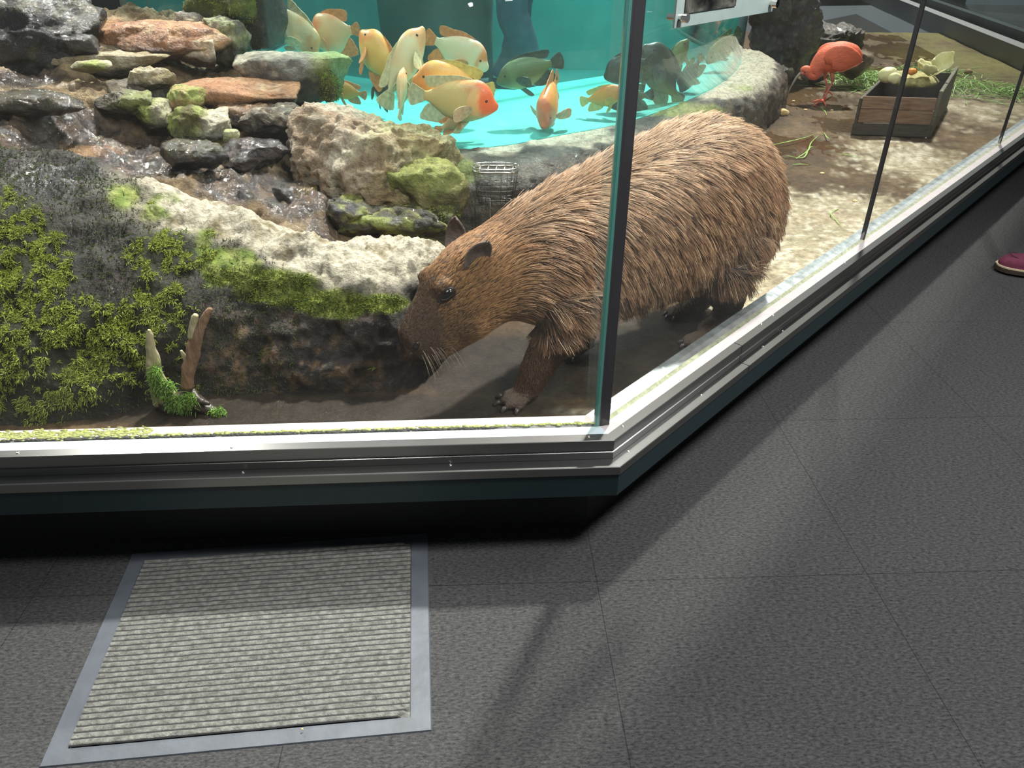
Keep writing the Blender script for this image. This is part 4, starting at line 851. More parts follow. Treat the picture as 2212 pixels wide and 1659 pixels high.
def fur_mat():
    m = bpy.data.materials.new('fur'); m.use_nodes = True; nt = m.node_tree; b = nt.nodes['Principled BSDF']; L = nt.links
    at = nt.nodes.new('ShaderNodeAttribute'); at.attribute_name = 'tone'; h = nt.nodes.new('ShaderNodeHairInfo')
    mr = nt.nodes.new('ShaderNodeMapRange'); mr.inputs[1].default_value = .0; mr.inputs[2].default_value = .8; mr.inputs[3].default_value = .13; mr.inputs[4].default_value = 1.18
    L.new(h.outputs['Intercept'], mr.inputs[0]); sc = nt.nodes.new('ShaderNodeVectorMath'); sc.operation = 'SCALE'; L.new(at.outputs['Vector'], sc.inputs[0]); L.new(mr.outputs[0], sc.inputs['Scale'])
    L.new(sc.outputs[0], b.inputs['Base Color']); b.inputs['Roughness'].default_value = .42; b.inputs['Specular IOR Level'].default_value = .45; return m
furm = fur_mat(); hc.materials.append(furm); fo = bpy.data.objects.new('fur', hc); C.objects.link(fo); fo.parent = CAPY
fo['label'] = 'coarse sandy brown fur lying in damp locks'
# whiskers
wr = []; wdv = []
for k in range(26):
    px, py = 925 + random.Random(k).uniform(-22, 55), 765 + random.Random(k + 50).uniform(-18, 22)
    l_, n_ = hit(px, py)
    if l_ is not None: wr.append(l_[:]); wdv.append((Vector(n_) * .55 - hd * .2 + Vector((0, 0, -.45)) + BDv * .25)[:])
whm = mat('whisker', lin(205, 190, 160).tolist() if False else (.62, .53, .40), .4)
strands('whiskers', np.array(wr), np.array(wdv), np.random.default_rng(2).uniform(.035, .085, len(wr)), whm, CAPY, k=6, rad=.0003, droop=1.0, curl=.2)

# ---------------- fish ----------------
eyeball = mat('fish_eye', (.01, .01, .01), .1, coat=1)
def fish_mat():
    m = bpy.data.materials.new('fish_skin'); m.use_nodes = True; nt = m.node_tree; b = nt.nodes['Principled BSDF']; L = nt.links
    a = nt.nodes.new('ShaderNodeAttribute'); a.attribute_name = 'Col'; L.new(a.outputs['Color'], b.inputs['Base Color']); b.inputs['Roughness'].default_value = .4
    tc = nt.nodes.new('ShaderNodeTexCoord'); v = nt.nodes.new('ShaderNodeTexVoronoi'); v.inputs['Scale'].default_value = 110; L.new(tc.outputs['Object'], v.inputs['Vector'])
    bp = nt.nodes.new('ShaderNodeBump'); bp.inputs['Strength'].default_value = .25; bp.inputs['Distance'].default_value = .002; L.new(v.outputs['Distance'], bp.inputs['Height']); L.new(bp.outputs[0], b.inputs['Normal']); return m
fishm = fish_mat()
def fin_mat(name, c):
    m = mat(name, c, .5, noise=.25, nscale=60); b = m.node_tree.nodes['Principled BSDF']; b.inputs['Alpha'].default_value = .78; return m
FINM = {k: fin_mat('fin_' + k, tuple(v)) for k, v in dict(orange=lin(226, 140, 84), pale=lin(214, 190, 150), yellow=lin(204, 176, 92), dark=lin(66, 72, 62), olive=lin(120, 124, 78)).items()}
S_ = {'peach': (lin(228, 176, 134), lin(230, 134, 88), lin(220, 190, 156)), 'white': (lin(228, 198, 156), lin(230, 160, 108), lin(232, 214, 182)), 'redhead': (lin(240, 186, 122), lin(236, 116, 68), lin(232, 190, 140)),
      'yellow': (lin(240, 170, 88), lin(236, 140, 70), lin(206, 190, 120)), 'koi': (lin(232, 204, 170), lin(232, 136, 80), lin(228, 220, 200)), 'orange': (lin(232, 150, 78), lin(230, 112, 72), lin(222, 170, 90)),
      'green': (lin(104, 118, 78), lin(86, 96, 66), lin(166, 184, 138)), 'dark': (lin(70, 76, 66), lin(58, 62, 56), lin(96, 104, 88)), 'tan': (lin(168, 142, 96), lin(120, 108, 74), lin(196, 180, 138)), 'olive': (lin(140, 134, 84), lin(120, 110, 70), lin(160, 156, 110))}
def fish(px, py, f, length, yaw, pitch, roll, scheme, fin, label, hr=.46, wr_=.19, bend=0., hump=.5, pos=None):
    r = ray(px, py)
    if pos is None:
        ylo = yhi = None
        for k in range(400):                                     # where the sight line crosses the tank walls
            y = 3.4 + k * .01; x = r.x / r.y * y
            inside = y > front_y(x) + .02 and y < np.interp(x, BACK[::-1, 0], BACK[::-1, 1]) - .02
            if inside and ylo is None: ylo = y
            if inside: yhi = y
        y = ylo + (yhi - ylo) * f; c = aty(px, py, y)
    else: c = Vector(pos)
    c.z = max(c.z, TZ0 + .06)
    hr *= 1.22
    root = empty('cichlid', c, label, 'fish', 'cichlids in the fish tank'); root.rotation_euler = (0, 0, 0)
    R_ = Matrix.Rotation(yaw, 3, 'Z') @ Matrix.Rotation(-pitch, 3, 'Y') @ Matrix.Rotation(roll, 3, 'X')
    def tr(x, y, z):
        a = bend * (x / length); xx = x; yy = y + bend * length * .5 * ((x / length) - .3) ** 2 * (1 if x / length < .3 else 0)
        return R_ @ Vector((xx * 1.0, yy, z))
    L_ = length; xs_ = [.5, .485, .44, .36, .24, .10, -.06, -.22, -.36, -.45, -.5]
    top = [.02, .06, .15, .30 + .1 * hump, .42 + .1 * hump, .48 + .03 * hump, .46, .36, .22, .13, .12]; bot = [-.04, -.10, -.17, -.27, -.38, -.46, -.46, -.36, -.20, -.11, -.10]; wd = [.03, .12, .22, .36, .48, .5, .44, .33, .20, .10, .05]
    Q = np.array(catmull(list(zip(xs_, top, bot, wd)), 4)); bm = bmesh.new(); rings = []; K = 20; par_ = []
    for x, a, b, w in Q:
        ring = []
        for k in range(K):
            th = 2 * PI * k / K; zc, h2 = (a + b) / 2, (a - b) / 2; z = zc + h2 * math.sin(th); yy = w * math.cos(th) * (1 if abs(math.sin(th)) < .9 else .9)
            ring.append(bm.verts.new(tr(x * L_, yy * wr_ * L_, z * hr * L_))); par_.append((x, z, k))
        rings.append(ring)
    for i in range(len(rings) - 1):
        for k in range(K): bm.faces.new((rings[i][k], rings[i][(k + 1) % K], rings[i + 1][(k + 1) % K], rings[i + 1][k]))
    bm.faces.new(rings[0]); bm.faces.new(rings[-1])
    me = bpy.data.meshes.new('body'); bmesh.ops.recalc_face_normals(bm, faces=bm.faces); bm.to_mesh(me); bm.free()
    A = np.array(par_); c0, c1, c2 = S_[scheme]; sd = abs(hash((px, py))) % 97; nz = fbm(np.stack([A[:, 0] * 3 + sd, A[:, 1] * 2, A[:, 2] * 0], 1), 2.2, 3, sd)
    col = mixc(np.tile(c0, (len(A), 1)), c1, np.clip(sstep(.20, .30, A[:, 0] + .15 * nz) + sstep(.25, .5, A[:, 1] + .3 * nz) * .6, 0, 1)); col = mixc(col, c2, sstep(-.1, -.4, A[:, 1]) * .7)
    if scheme == 'koi': col = mixc(col, c0, sstep(-.1, .25, nz) * .9)
    paint(me, col, np.zeros(len(A)))
    o = link('body', me, fishm, root, local=True)
    def fin(name, outline, y0=0, m=None):
        bm = bmesh.new(); vs = [bm.verts.new(tr(x * L_, yy * L_, z * L_)) for x, yy, z in outline]; bm.faces.new(vs)
        bmesh.ops.triangulate(bm, faces=bm.faces); o = bm_obj(name, bm, m or FINM[fin_], root, local=True); md = o.modifiers.new('t', 'SOLIDIFY'); md.thickness = .0025; md.offset = 0
    fin_ = fin; 
    return root, fin_, tr, L_, hr, wr_
_fish = fish
def make_fish(*a, **k):
    fin_name = a[8]; root, _, tr, L_, hr, wr_ = _fish(*a, **k); m = FINM[fin_name]
    def fin(name, outline):
        n_ = len(outline); q = [np.array(outline[k % n_], float) for k in range(-1, n_ + 2)]; sm = []
        for k in range(n_):
            a, b, c, d = q[k:k + 4]
            for t in (0, .25, .5, .75): sm.append(.5 * (2 * b + (c - a) * t + (2 * a - 5 * b + 4 * c - d) * t * t + (3 * b - a - 3 * c + d) * t ** 3))
        outline = [s * (1 + (.012 if i % 2 else 0)) for i, s in enumerate(sm)]
        bm = bmesh.new(); vs = [bm.verts.new(tr(x * L_, yy * L_, z * L_)) for x, yy, z in outline]; bm.faces.new(vs); bmesh.ops.triangulate(bm, faces=bm.faces)
        o = bm_obj(name, bm, m, root, local=True); md = o.modifiers.new('t', 'SOLIDIFY'); md.thickness = .003; md.offset = 0
    fin('tail_fin', [(-.47, 0, .05), (-.58, 0, .11), (-.66, 0, .14), (-.70, 0, .08), (-.71, 0, 0), (-.70, 0, -.08), (-.66, 0, -.14), (-.58, 0, -.11), (-.47, 0, -.05)])
    fin('dorsal_fin', [(.18, 0, .47 * hr), (.08, 0, .53 * hr), (-.10, 0, .55 * hr), (-.28, 0, .49 * hr), (-.40, 0, .48 * hr), (-.50, 0, .40 * hr), (-.44, 0, .22 * hr), (-.30, 0, .27 * hr), (-.1, 0, .41 * hr), (.05, 0, .44 * hr)])
    fin('anal_fin', [(-.12, 0, -.42 * hr), (-.22, 0, -.55 * hr), (-.38, 0, -.56 * hr), (-.54, 0, -.50 * hr), (-.44, 0, -.16 * hr), (-.3, 0, -.24 * hr)])
    for s in (-1, 1):
        fin('pectoral_fin', [(.18, s * .44 * wr_, -.10 * hr), (.08, s * .85 * wr_, -.02 * hr), (-.04, s * 1.1 * wr_, -.14 * hr), (-.03, s * 1.0 * wr_, -.40 * hr), (.08, s * .6 * wr_, -.34 * hr)])
        bm = bmesh.new(); bmesh.ops.create_uvsphere(bm, u_segments=12, v_segments=8, radius=.014 * L_ + .002, matrix=Matrix.Translation(tr(.345 * L_, s * .34 * wr_ * L_, .10 * hr * L_))); bm_obj('eye', bm, eyeball, root, smooth=True, local=True)
    fin('pelvic_fin', [(.14, 0, -.40 * hr), (.04, 0, -.45 * hr), (-.08, 0, -.74 * hr), (-.0, 0, -.74 * hr), (.1, 0, -.52 * hr)])
    return root
rd = math.radians
FL = [(648, 72, .25, .30, rd(-25), rd(-48), 0, 'white', 'pale', 'pale whitish cichlid hanging head-down at the left edge of the tank', .50, .2, 0, .8),
      (716, 75, .45, .26, rd(160), rd(-12), 0, 'peach', 'orange', 'peach-coloured round cichlid turned away beside the pale head-down one', .72, .3, 0, .8),
      (812, 118, .22, .28, rd(140), rd(48), rd(20), 'yellow', 'orange', 'yellow-orange cichlid rearing with its pink throat towards the glass', .50, .26, 0, .6),
      (878, 130, .12, .34, rd(35), rd(55), rd(-10), 'white', 'pale', 'long pale cichlid rising head-up with an orange crown', .36, .2, 0, .6),
      (998, 118, .35, .30, rd(-15), rd(-22), 0, 'koi', 'orange', 'orange and white patched cichlid facing down to the right', .50, .22, 0, .7),
      (965, 182, .10, .32, rd(186), rd(10), 0, 'yellow', 'yellow', 'golden cichlid facing left with an orange face', .50, .22, 0, .6),
      (996, 218, .02, .345, rd(-6), rd(-6), 0, 'redhead', 'pale', 'large cream cichlid with an orange-red head, nearest to the front rock', .46, .24, 0, .9),
      (868, 192, .04, .20, rd(80), rd(62), 0, 'white', 'pale', 'slim pale fish seen edge-on, upright between two bigger cichlids', .34, .24, 0, .3),
      (745, 196, .25, .17, rd(170), rd(10), 0, 'orange', 'orange', 'small orange fish peeking over the rock slab', .46, .22, 0, .5),
      (1132, 157, .25, .29, rd(190), rd(-16), 0, 'green', 'dark', 'olive green cichlid facing left with a white-rimmed eye', .44, .2, 0, .2),
      (1186, 226, .10, .28, rd(-108), rd(-38), 0, 'orange', 'orange', 'orange-red cichlid facing the viewer head-on low in the tank', .62, .34, 0, 1.),
      (1310, 208, .12, .20, rd(-10), rd(14), 0, 'orange', 'yellow', 'orange fish with a yellow tail half hidden by the corner post', .44, .2, 0, .5),
      (1350, 150, .20, .24, rd(184), rd(-18), 0, 'dark', 'dark', 'dark grey cichlid behind the corner post, upper of two', .56, .2, 0, .4),
      (1350, 214, .12, .22, rd(180), rd(-10), 0, 'dark', 'dark', 'dark grey cichlid behind the corner post, lower of two', .5, .2, 0, .4),
      (1424, 152, .15, .36, rd(200), rd(50), rd(10), 'dark', 'dark', 'biggest dark grey cichlid, just right of the corner post', .52, .22, 0, .5),
      (1465, 122, .30, .22, rd(20), rd(62), rd(0), 'olive', 'olive', 'olive cichlid pointing upwards below the sign', .44, .2, 0, .3),
      (1489, 166, .14, .20, rd(200), rd(-58), 0, 'dark', 'olive', 'small dark olive cichlid pointing steeply downwards', .48, .22, 0, .4),
      (1556, 106, .40, .27, rd(205), rd(-38), 0, 'tan', 'olive', 'tan striped cichlid with a dark band near the right end of the tank', .42, .2, 0, .3),
      (985, 262, .03, .15, rd(20), rd(20), 0, 'peach', 'orange', 'dull orange fish half hidden by the end of the big boulder', .4, .2, 0, .4),
      (822, 190, .30, .20, rd(120), rd(20), 0, 'dark', 'dark', 'dim dark cichlid in the shadow behind the rearing yellow one', .6, .24, 0, .4)]
for a in FL:
    make_fish(*a[:10], hr=a[10], wr_=a[11], bend=a[12], hump=a[13])

# ---------------- scarlet ibis ----------------
IF = atz(1777, 221, ZG); IY = IF.y
def ip(px, py, dy=0): v = aty(px, py, IY); v.y += dy; return v
ibis = empty('scarlet_ibis', IF, 'scarlet ibis with long curved bill wading beside the rock curb', 'bird')
redm = mat('scarlet_feathers', lin(246, 118, 84).tolist(), .6, noise=.16, nscale=22, bump=.5, bscale=70, stretch=(1, 1, 2.4)); pinkf = mat('pink_feathers', lin(238, 150, 122).tolist(), .6, noise=.12, nscale=30)
def loft(name, secs, m, parent, K=18, n=5, smooth=True):
    """secs: (centre, radius across the sight line, radius in depth, up-vector)"""
    bm = bmesh.new(); Q = catmull([tuple(s[0]) + (s[1], s[2]) for s in secs], n); rings = []
    for i, q in enumerate(Q):
        a = np.array(Q[max(i - 1, 0)][:3]); b = np.array(Q[min(i + 1, len(Q) - 1)][:3]); tg_ = Vector(b - a).normalized(); dep = Vector((0, 1, 0)); dep = (dep - tg_ * dep.dot(tg_)).normalized(); u = tg_.cross(dep)
        rings.append([bm.verts.new(Vector(q[:3]) + u * math.cos(2 * PI * k / K) * q[3] + dep * math.sin(2 * PI * k / K) * q[4]) for k in range(K)])
    for i in range(len(rings) - 1):
        for k in range(K): bm.faces.new((rings[i][k], rings[i][(k + 1) % K], rings[i + 1][(k + 1) % K], rings[i + 1][k]))
    bm.faces.new(rings[0]); bm.faces.new(rings[-1]); return bm_obj(name, bm, m, parent, smooth=smooth)
PXM = (ip(1800, 150) - ip(1700, 150)).length / 100
loft('body', [(ip(1733, 155), 3 * PXM, 3 * PXM), (ip(1735, 151), 7 * PXM, 6 * PXM), (ip(1743, 152), 9.5 * PXM, 8 * PXM), (ip(1752, 162), 8.5 * PXM, 8 * PXM), (ip(1761, 161), 12 * PXM, 10 * PXM), (ip(1766, 146), 18 * PXM, 14 * PXM), (ip(1782, 132), 27 * PXM, 22 * PXM), (ip(1803, 124), 31 * PXM, 25 * PXM), (ip(1826, 120), 28 * PXM, 22 * PXM), (ip(1844, 118), 20 * PXM, 15 * PXM), (ip(1856, 120), 9 * PXM, 8 * PXM), (ip(1862, 122), 3 * PXM, 3 * PXM)], redm, ibis)
wg = loft('wing', [(ip(1775, 128, -.075), 8 * PXM, 3 * PXM), (ip(1790, 120, -.085), 22 * PXM, 6 * PXM), (ip(1815, 122, -.085), 25 * PXM, 6 * PXM), (ip(1838, 124, -.07), 16 * PXM, 5 * PXM), (ip(1856, 128, -.05), 4 * PXM, 2 * PXM)], redm, ibis)
loft('wing', [(ip(1775, 128, .085), 8 * PXM, 3 * PXM), (ip(1790, 120, .09), 20 * PXM, 6 * PXM), (ip(1815, 120, .09), 23 * PXM, 6 * PXM), (ip(1838, 120, .07), 15 * PXM, 5 * PXM), (ip(1856, 124, .05), 4 * PXM, 2 * PXM)], redm, ibis)
t = loft('tail', [(ip(1845, 112), 7 * PXM, 8 * PXM), (ip(1853, 112), 5 * PXM, 7 * PXM), (ip(1858, 115), 2 * PXM, 4 * PXM)], mat('black_feather_tips', (.01, .008, .01), .6), ibis); t['label'] = 'black wing and tail tips'
for k in range(6):
    bm = bmesh.new(); a = ip(1800 + k * 5, 150 - k * 1.2, -.07); b = ip(1826 + k * 6.5, 148 - k * 3.6, -.055); tube(bm, [a, (a + b) / 2 + Vector((0, -.004, -.006)), b], [.006, .007, .0015], 8); bm_obj('flight_feather', bm, pinkf, ibis, smooth=True)
bill = bmesh.new(); tube(bill, catmull([ip(1731, 157), ip(1722, 166), ip(1713, 180), ip(1705, 195), ip(1699, 212)], 5), list(np.linspace(3.2, .8, 21) * PXM), 10); bm_obj('bill', bill, mat('grey_bill', lin(150, 138, 124).tolist(), .4, noise=.2), ibis, smooth=True)['label'] = 'long grey down-curved bill'
facem = mat('bare_face', lin(206, 96, 84).tolist(), .5); bm = bmesh.new(); bmesh.ops.create_uvsphere(bm, u_segments=14, v_segments=10, radius=1, matrix=Matrix.Translation(ip(1733, 158, -.012)) @ Matrix.Diagonal((.016, .016, .012, 1))); bm_obj('bare_face', bm, facem, ibis, smooth=True)
for dy in (-.026, .03):
    bm = bmesh.new(); bmesh.ops.create_uvsphere(bm, u_segments=12, v_segments=8, radius=.0055, matrix=Matrix.Translation(ip(1736, 155, dy))); bm_obj('eye', bm, eyeball, ibis, smooth=True)
legm = mat('pink_leg', lin(226, 140, 120).tolist(), .5, noise=.1)
def bird_leg(pts, toes, dy):
    bm = bmesh.new(); P_ = [ip(*p, dy) for p in pts]; tube(bm, P_[:2], [.020, .011], 10); tube(bm, P_[1:], [.0075, .009] + [.0065] * (len(P_) - 3), 8) if len(P_) > 3 else tube(bm, P_[1:], [.0085, .0065], 8)
    l = bm_obj('leg', bm, legm, ibis, smooth=True)
    for tx, ty in toes:
        bm = bmesh.new(); e = atz(tx, ty, ZG + .004); tube(bm, [P_[-1], (P_[-1] * .4 + e * .6) + Vector((0, 0, .004)), e], [.0065, .0055, .003], 8); bm_obj('toe', bm, mat('toe_red', lin(232, 104, 84).tolist(), .5) if not bpy.data.materials.get('toe_red') else bpy.data.materials['toe_red'], l, smooth=True)
bird_leg([(1797, 150), (1799, 176), (1789, 194), (1778, 216)], [(1754, 220), (1757, 228), (1784, 229), (1789, 212)], 0)
bird_leg([(1790, 152), (1789, 172), (1793, 186), (1792, 200)], [(1780, 202), (1784, 208), (1798, 205)], .07)
# ================= OBJECTS =================
# ---- ribbed door mat ----
MB0 = Vector((-.161, .980, 0)); AM = math.radians(6.4); MU = Vector((-math.cos(AM), -math.sin(AM), 0)); MV = Vector((-math.sin(AM), math.cos(AM), 0)); MW, MD = .775, .598
mro = empty('door_mat', MB0 + MU * MW / 2 + MV * MD / 2, 'ribbed light grey door mat with bluish rubber border lying before the glass', 'mat')
rubm = mat('mat_rubber', lin(72, 77, 84).tolist(), .55, noise=.16, nscale=16, bump=.15, bscale=30)
def mp(u, v, z): return MB0 + MU * u + MV * v + Vector((0, 0, z))
bm = bmesh.new(); o_ = [(0, 0), (MW, 0), (MW, MD), (0, MD)]; bw = .044; i_ = [(bw, bw * .8), (MW - bw, bw * .8), (MW - bw, MD - bw * .8), (bw, MD - bw * .8)]
lo = [bm.verts.new(mp(*q, .0)) for q in o_]; hi = [bm.verts.new(mp(q[0] * .994 + MW * .003, q[1] * .994 + MD * .003, .0035)) for q in o_]; ih = [bm.verts.new(mp(*q, .0045)) for q in i_]; il = [bm.verts.new(mp(*q, .002)) for q in i_]
for A, B in ((lo, hi), (hi, ih), (ih, il)):
    for k in range(4): bm.faces.new((A[k], A[(k + 1) % 4], B[(k + 1) % 4], B[k]))
bm.faces.new(il); bm_obj('rubber_border', bm, rubm, mro)
bm = bmesh.new(); u0, u1, v0, v1 = bw + .001, MW - bw - .001, bw * .8 + .001, MD - bw * .8 - .001; pit = .0146; NU, NV = 150, int((v1 - v0) / pit * 8)
rows = []; fs_ = []
uu_ = np.linspace(u0, u1, NU); 
for j in range(NV + 1):
    v = v0 + (v1 - v0) * j / NV; fr = ((v - v0) / pit) % 1; h = .0045 + .0042 * (1 - abs(2 * fr - 1) ** 6) ; row = []
    nz = fbm(np.stack([uu_, np.full(NU, v), np.zeros(NU)], 1), 90, 2, 5); nz2 = fbm(np.stack([uu_, np.full(NU, v), np.zeros(NU)], 1), 12, 2, 6)
    for i in range(NU):
        cutc = min(1, max(0, (min(uu_[i] - u0, 9) + min(v - v0, 9) - .022) / .004)); cut2 = min(1, max(0, ((uu_[i] - u0) + (v1 - v) - .02) / .004)) 
        row.append(bm.verts.new(mp(uu_[i], v + .0012 * nz2[i], (h + .0010 * nz[i]) * min(cutc, cut2) + .0022)))
    rows.append(row)
for j in range(NV):
    for i in range(NU - 1): fs_.append(bm.faces.new((rows[j][i], rows[j][i + 1], rows[j + 1][i + 1], rows[j + 1][i])))
tm = mat('ribbed_textile', lin(80, 80, 77).tolist(), .95, noise=.3, nscale=75, mixcol=lin(122, 123, 117).tolist(), bump=.5, bscale=250, spec=.1)
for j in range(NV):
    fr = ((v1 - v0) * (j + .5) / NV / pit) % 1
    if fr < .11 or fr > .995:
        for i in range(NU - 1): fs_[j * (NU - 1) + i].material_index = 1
bm_obj('ribbed_pile', bm, [tm, mat('rib_groove_shade', (.035, .035, .036), .9)], mro, smooth=True)  # dark groove faces: shade between the ribs put into the colour
bm = bmesh.new(); bmesh.ops.create_icosphere(bm, subdivisions=1, radius=1, matrix=Matrix.Translation(atz(653, 1575, .012)) @ Matrix.Diagonal((.003, .002, .002, 1))); tag(bm_obj('crumb', bm, mat('crumb', (.6, .5, .15), .7)), 'tiny yellow crumb lying on the lower edge of the ribbed mat', 'crumb')
# ---- maroon shoe ----
toe = atz(2149, 580, .012); sx = Vector((.88, -.47, 0)).normalized(); sy = Vector((-sx.y, sx.x, 0)); toe = toe + sy * .02
shoe = empty('shoe', toe + sx * .15, 'maroon suede shoe with a stitched pale welt on the carpet at the right edge', 'shoe')
def sp_(x, y, z): return toe + sx * x + sy * y + Vector((0, 0, z))
def outline(t): # half width along the shoe length 0..0.32
    return .056 * min(1, math.sqrt(max(0, t / .07) * (2 - min(1, t / .07)))) * (1 - .16 * math.exp(-((t - .19) / .06) ** 2)) if t < .26 else .050 * math.sqrt(max(0, 1 - ((t - .26) / .062) ** 2))
def slabshape(name, z0, z1, grow, m, bev=.002):
    bm = bmesh.new(); n = 40; L_ = .32; pts = []
    for k in range(n + 1): t = L_ * (1 - math.cos(PI * k / n)) / 2; pts.append((t, outline(t) + grow))
    loop = [(t - (grow if k == 0 else 0), y) for k, (t, y) in enumerate(pts)] + [(t, -y) for t, y in reversed(pts)]
    A = [bm.verts.new(sp_(x, y, z0)) for x, y in loop]; B = [bm.verts.new(sp_(x, y, z1)) for x, y in loop]
    for k in range(len(loop)): bm.faces.new((A[k], A[(k + 1) % len(loop)], B[(k + 1) % len(loop)], B[k]))
    bm.faces.new(A); bm.faces.new(B); return bm_obj(name, bm, m, shoe)
slabshape('sole', .0, .020, .006, mat('brown_sole', (.035, .022, .014), .6)); slabshape('welt', .0202, .027, .005, mat('pale_welt', lin(188, 170, 140).tolist(), .6))
bm = bmesh.new(); rings = []; K = 24
for t, zt in ((.004, .036), (.018, .058), (.045, .073), (.085, .080), (.12, .088), (.155, .104), (.20, .118), (.25, .112), (.29, .100), (.318, .070)):
    w = max(outline(t), .012); ring = []
    for k in range(K):
        th = PI * k / (K - 1); ring.append(bm.verts.new(sp_(t, w * math.copysign(abs(math.cos(th)) ** .7, math.cos(th)), .027 + (zt - .027) * math.sin(th) ** .75)))
    rings.append(ring)
for i in range(len(rings) - 1):
    for k in range(K - 1): bm.faces.new((rings[i][k], rings[i][k + 1], rings[i + 1][k + 1], rings[i + 1][k]))
bm.faces.new(rings[0]); bm.faces.new(rings[-1])
up_ = bm_obj('upper', bm, mat('maroon_suede', lin(96, 34, 56).tolist(), .85, noise=.2, nscale=50, bump=.2, bscale=200), shoe, smooth=True); ms = up_.modifiers.new('s', 'SUBSURF'); ms.levels = ms.render_levels = 1
bm = bmesh.new(); tube(bm, [sp_(.040 + .05 * (1 - math.sin(a)) , .036 * math.cos(a), .070 + .010 * math.sin(a)) for a in np.linspace(.1, PI - .1, 14)], .0016, 6); bm_obj('toe_seam', bm, mat('seam', lin(70, 22, 40).tolist(), .8), shoe, smooth=True)
stm = mat('stitch', lin(225, 210, 180).tolist(), .6)
bm = bmesh.new()
for s in (-1, 1):
    for k in range(26):
        t = .004 + .011 * k; box(bm, sp_(t, s * (outline(t) + .0035), .0278), (.005, .0016, .0016), math.atan2(sx.y, sx.x))
bm_obj('stitching', bm, stm, shoe)
bm = bmesh.new(); tube(bm, [sp_(.235, 0, .108), sp_(.235, 0, .125)], [.036, .030], 20); bm_obj('collar', bm, mat('shoe_collar', (.05, .012, .022), .8), shoe, smooth=True)

# ---- food crate with vegetables ----
c_fl, c_fr = atz(1838, 291, ZG), atz(2007, 297, ZG); cu = (c_fr - c_fl); CWd = cu.length; cu.normalize(); cvn = (atz(2043, 233, ZG) - c_fr); CDp = cvn.length * 1.0; cvn.normalize()
crate = empty('wooden_crate', (c_fl + c_fr) / 2 + cvn * CDp / 2, 'weathered wooden feeding crate holding cabbage leaves, standing on the wet ground', 'crate')
ZG_ = ZG + .004
wood = mat('crate_wood', lin(112, 84, 66).tolist(), .75, noise=.3, nscale=7, mixcol=lin(152, 122, 98).tolist(), bump=.3, bscale=30, stretch=(1.5, 1.5, 14)); woodd = mat('dark_wet_wood', lin(70, 62, 52).tolist(), .6, noise=.35, nscale=10, bump=.3, stretch=(1.5, 1.5, 12)); woodg = mat('grey_green_wood', lin(104, 100, 82).tolist(), .7, noise=.3, nscale=8, bump=.3, stretch=(1.5, 1.5, 10))
def hh(px, py, base): p = aty(px, py, base.y); return p.z
CH_ = hh(2012, 212, c_fr) - ZG_; rzc = math.atan2(cu.y, cu.x); az2 = math.atan2(cvn.y, cvn.x)
def board(name, p0, p1, z0, z1, th, m, off=Vector((0, 0, 0))):
    d = p1 - p0; bm = bmesh.new(); c = (p0 + p1) / 2 + off; box(bm, (c.x, c.y, ZG_ + (z0 + z1) / 2), (d.length, th, z1 - z0), math.atan2(d.y, d.x), bevel=.003); return bm_obj(name, bm, m, crate)
board('front_board', c_fl + cvn * .02 + cu * .02, c_fr + cvn * .02 - cu * .02, CH_ * .30, CH_ * .66, .018, wood); board('front_board', c_fl + cvn * .02 + cu * .02, c_fr + cvn * .02 - cu * .02, CH_ * .668, CH_ * .98, .018, wood)
board('bottom_batten', c_fl + cu * .0, c_fr - cu * .0, 0, CH_ * .29, .03, woodd)
b_fl, b_fr = c_fl + cvn * CDp, c_fr + cvn * CDp
board('back_board', b_fl, b_fr, .0, CH_ * 1.0, .018, woodd); board('side_board', c_fl + cu * .008 + cvn * .02, b_fl + cu * .008, 0, CH_ * .92, .018, woodd); board('side_board', c_fr - cu * .006 + cvn * .02, b_fr - cu * .006 + cvn * .06, 0, CH_ * 1.16, .022, woodg)
bm = bmesh.new(); qq = [c_fl + cu * .03 + cvn * .03, c_fr - cu * .03 + cvn * .03, b_fr - cu * .03 - cvn * .02, b_fl + cu * .03 - cvn * .02]; A = [bm.verts.new((q.x, q.y, ZG_ + .01)) for q in qq]; B = [bm.verts.new((q.x, q.y, ZG_ + .03)) for q in qq]; bm.faces.new(A); bm.faces.new(B)
for k in range(4): bm.faces.new((A[k], A[(k + 1) % 4], B[(k + 1) % 4], B[k]))
bm_obj('bottom_board', bm, woodd, crate)
def crate_pt(a, b, z): return c_fl + cu * (a * CWd) + cvn * (b * CDp) + Vector((0, 0, z - ZG + ZG_))
def leaf(name, c, r, label, cat, m, seed, tilt=(0, 0), group=None, ruff=.3):
    rg = random.Random(seed); bm = bmesh.new(); n, k = 9, 26; rows = [[bm.verts.new((0, 0, 0))] * k]; ph = rg.uniform(0, 6)
    for i in range(1, n):
        f = i / (n - 1); row = []
        for j in range(k):
            a = 2 * PI * j / k; rr = r * f * (1 + .12 * math.sin(2 * a + ph) + .08 * math.sin(5 * a + ph * 2)); z = r * (.45 * f * f + ruff * f * f * math.sin(6 * a + ph) * .3 + .1 * math.sin(3 * a) * f)
            row.append(bm.verts.new((rr * math.cos(a), rr * math.sin(a) * .8, z)))
        rows.append(row)
    for j in range(k): bm.faces.new((rows[0][0], rows[1][j], rows[1][(j + 1) % k]))
    for i in range(1, n - 1):
        for j in range(k): bm.faces.new((rows[i][j], rows[i + 1][j], rows[i + 1][(j + 1) % k], rows[i][(j + 1) % k]))
    o = bm_obj(name, bm, m, smooth=True); o.location = c; o.rotation_euler = (tilt[0], tilt[1], ph); md = o.modifiers.new('t', 'SOLIDIFY'); md.thickness = .004
    return tag(o, label, cat, group)
